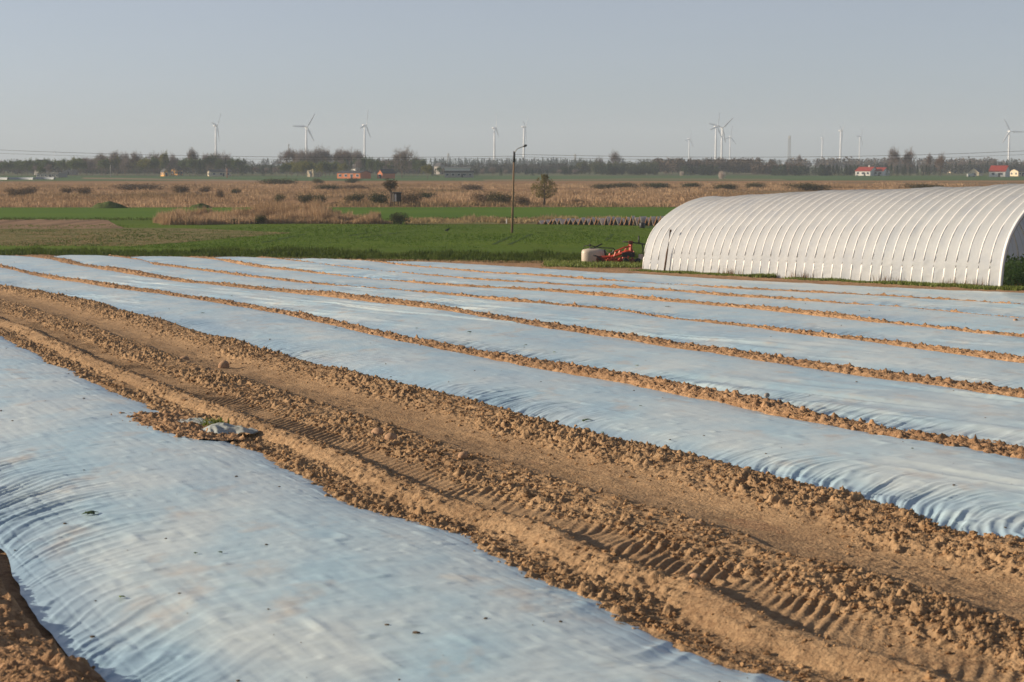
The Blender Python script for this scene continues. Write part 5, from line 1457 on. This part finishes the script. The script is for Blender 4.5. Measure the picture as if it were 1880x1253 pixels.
# ------------------------------------------------------------------ haze
hz = MB(); hz.box((0, 3600, 62), (9000, 7600, 134)); hzo = hz.build('haze', bpy.data.materials.new('haze'))
tag(hzo, kind='stuff')
hm = hzo.data.materials[0]; hm.use_nodes = True; nt = hm.node_tree
for n_ in list(nt.nodes):
    if n_.type != 'OUTPUT_MATERIAL': nt.nodes.remove(n_)
pv = nt.nodes.new('ShaderNodeVolumePrincipled'); pv.inputs['Color'].default_value = (.74, .85, 1.0, 1); pv.inputs['Density'].default_value = 1.35e-4; pv.inputs['Anisotropy'].default_value = 0.0
nt.links.new(pv.outputs[0], [n_ for n_ in nt.nodes if n_.type == 'OUTPUT_MATERIAL'][0].inputs['Volume'])

# ------------------------------------------------------------------ light, sky, camera
SUN_EL = math.radians(17.0)
sd = Vector((-1.0, .14, 0)).normalized()          # horizontal direction towards the sun
svec = Vector((sd.x * math.cos(SUN_EL), sd.y * math.cos(SUN_EL), math.sin(SUN_EL)))
sun = bpy.data.lights.new('sun', 'SUN'); sun.energy = 4.6; sun.angle = math.radians(.6); sun.color = (1.0, .83, .62)
so = bpy.data.objects.new('sun', sun); C.objects.link(so); so.rotation_euler = svec.to_track_quat('Z', 'Y').to_euler()
so.location = (0, 0, 200)
w = bpy.data.worlds.new('World'); S.world = w; w.use_nodes = True
nt = w.node_tree; bg = nt.nodes['Background']
sk = nt.nodes.new('ShaderNodeTexSky'); sk.sky_type = 'NISHITA'; sk.sun_disc = False
sk.sun_elevation = SUN_EL; sk.sun_rotation = math.atan2(sd.x, sd.y); sk.altitude = 50; sk.air_density = .6; sk.dust_density = .55; sk.ozone_density = 2.6
hs = nt.nodes.new('ShaderNodeHueSaturation'); hs.inputs['Saturation'].default_value = .5
nt.links.new(sk.outputs[0], hs.inputs['Color'])
tcw = nt.nodes.new('ShaderNodeTexCoord'); mw = nt.nodes.new('ShaderNodeMapping'); mw.inputs['Scale'].default_value = (1.2, 1.2, 9)
nw = nt.nodes.new('ShaderNodeTexNoise'); nw.inputs['Scale'].default_value = 2.2; nw.inputs['Detail'].default_value = 4
rw = nt.nodes.new('ShaderNodeValToRGB'); rw.color_ramp.elements[0].position = .3; rw.color_ramp.elements[1].position = .7
rw.color_ramp.elements[0].color = (.965, .966, .97, 1); rw.color_ramp.elements[1].color = (1.018, 1.002, 1.018, 1)
mwx = nt.nodes.new('ShaderNodeMix'); mwx.data_type = 'RGBA'; mwx.blend_type = 'MULTIPLY'; mwx.inputs[0].default_value = 1
nt.links.new(tcw.outputs['Generated'], mw.inputs[0]); nt.links.new(mw.outputs[0], nw.inputs['Vector']); nt.links.new(nw.outputs['Fac'], rw.inputs[0])
nt.links.new(hs.outputs[0], mwx.inputs[6]); nt.links.new(rw.outputs[0], mwx.inputs[7])
nt.links.new(mwx.outputs[2], bg.inputs['Color']); bg.inputs['Strength'].default_value = .074

cam = bpy.data.cameras.new('camera'); co = bpy.data.objects.new('camera', cam); C.objects.link(co)
co.location = (0, 0, CAMH); co.rotation_euler = (PI / 2 - TH, 0, 0)
cam.sensor_width = 36; cam.lens = 36 * F / 1880; cam.clip_end = 30000; cam.clip_start = .1
cam.dof.use_dof = True; cam.dof.focus_distance = 42; cam.dof.aperture_fstop = 4.0
S.camera = co
S.render.engine = 'CYCLES'
S.cycles.max_bounces = 6; S.cycles.volume_bounces = 1
S.view_settings.view_transform = 'Standard'; S.view_settings.look = 'None'; S.view_settings.gamma = 1; S.view_settings.exposure = 0.56
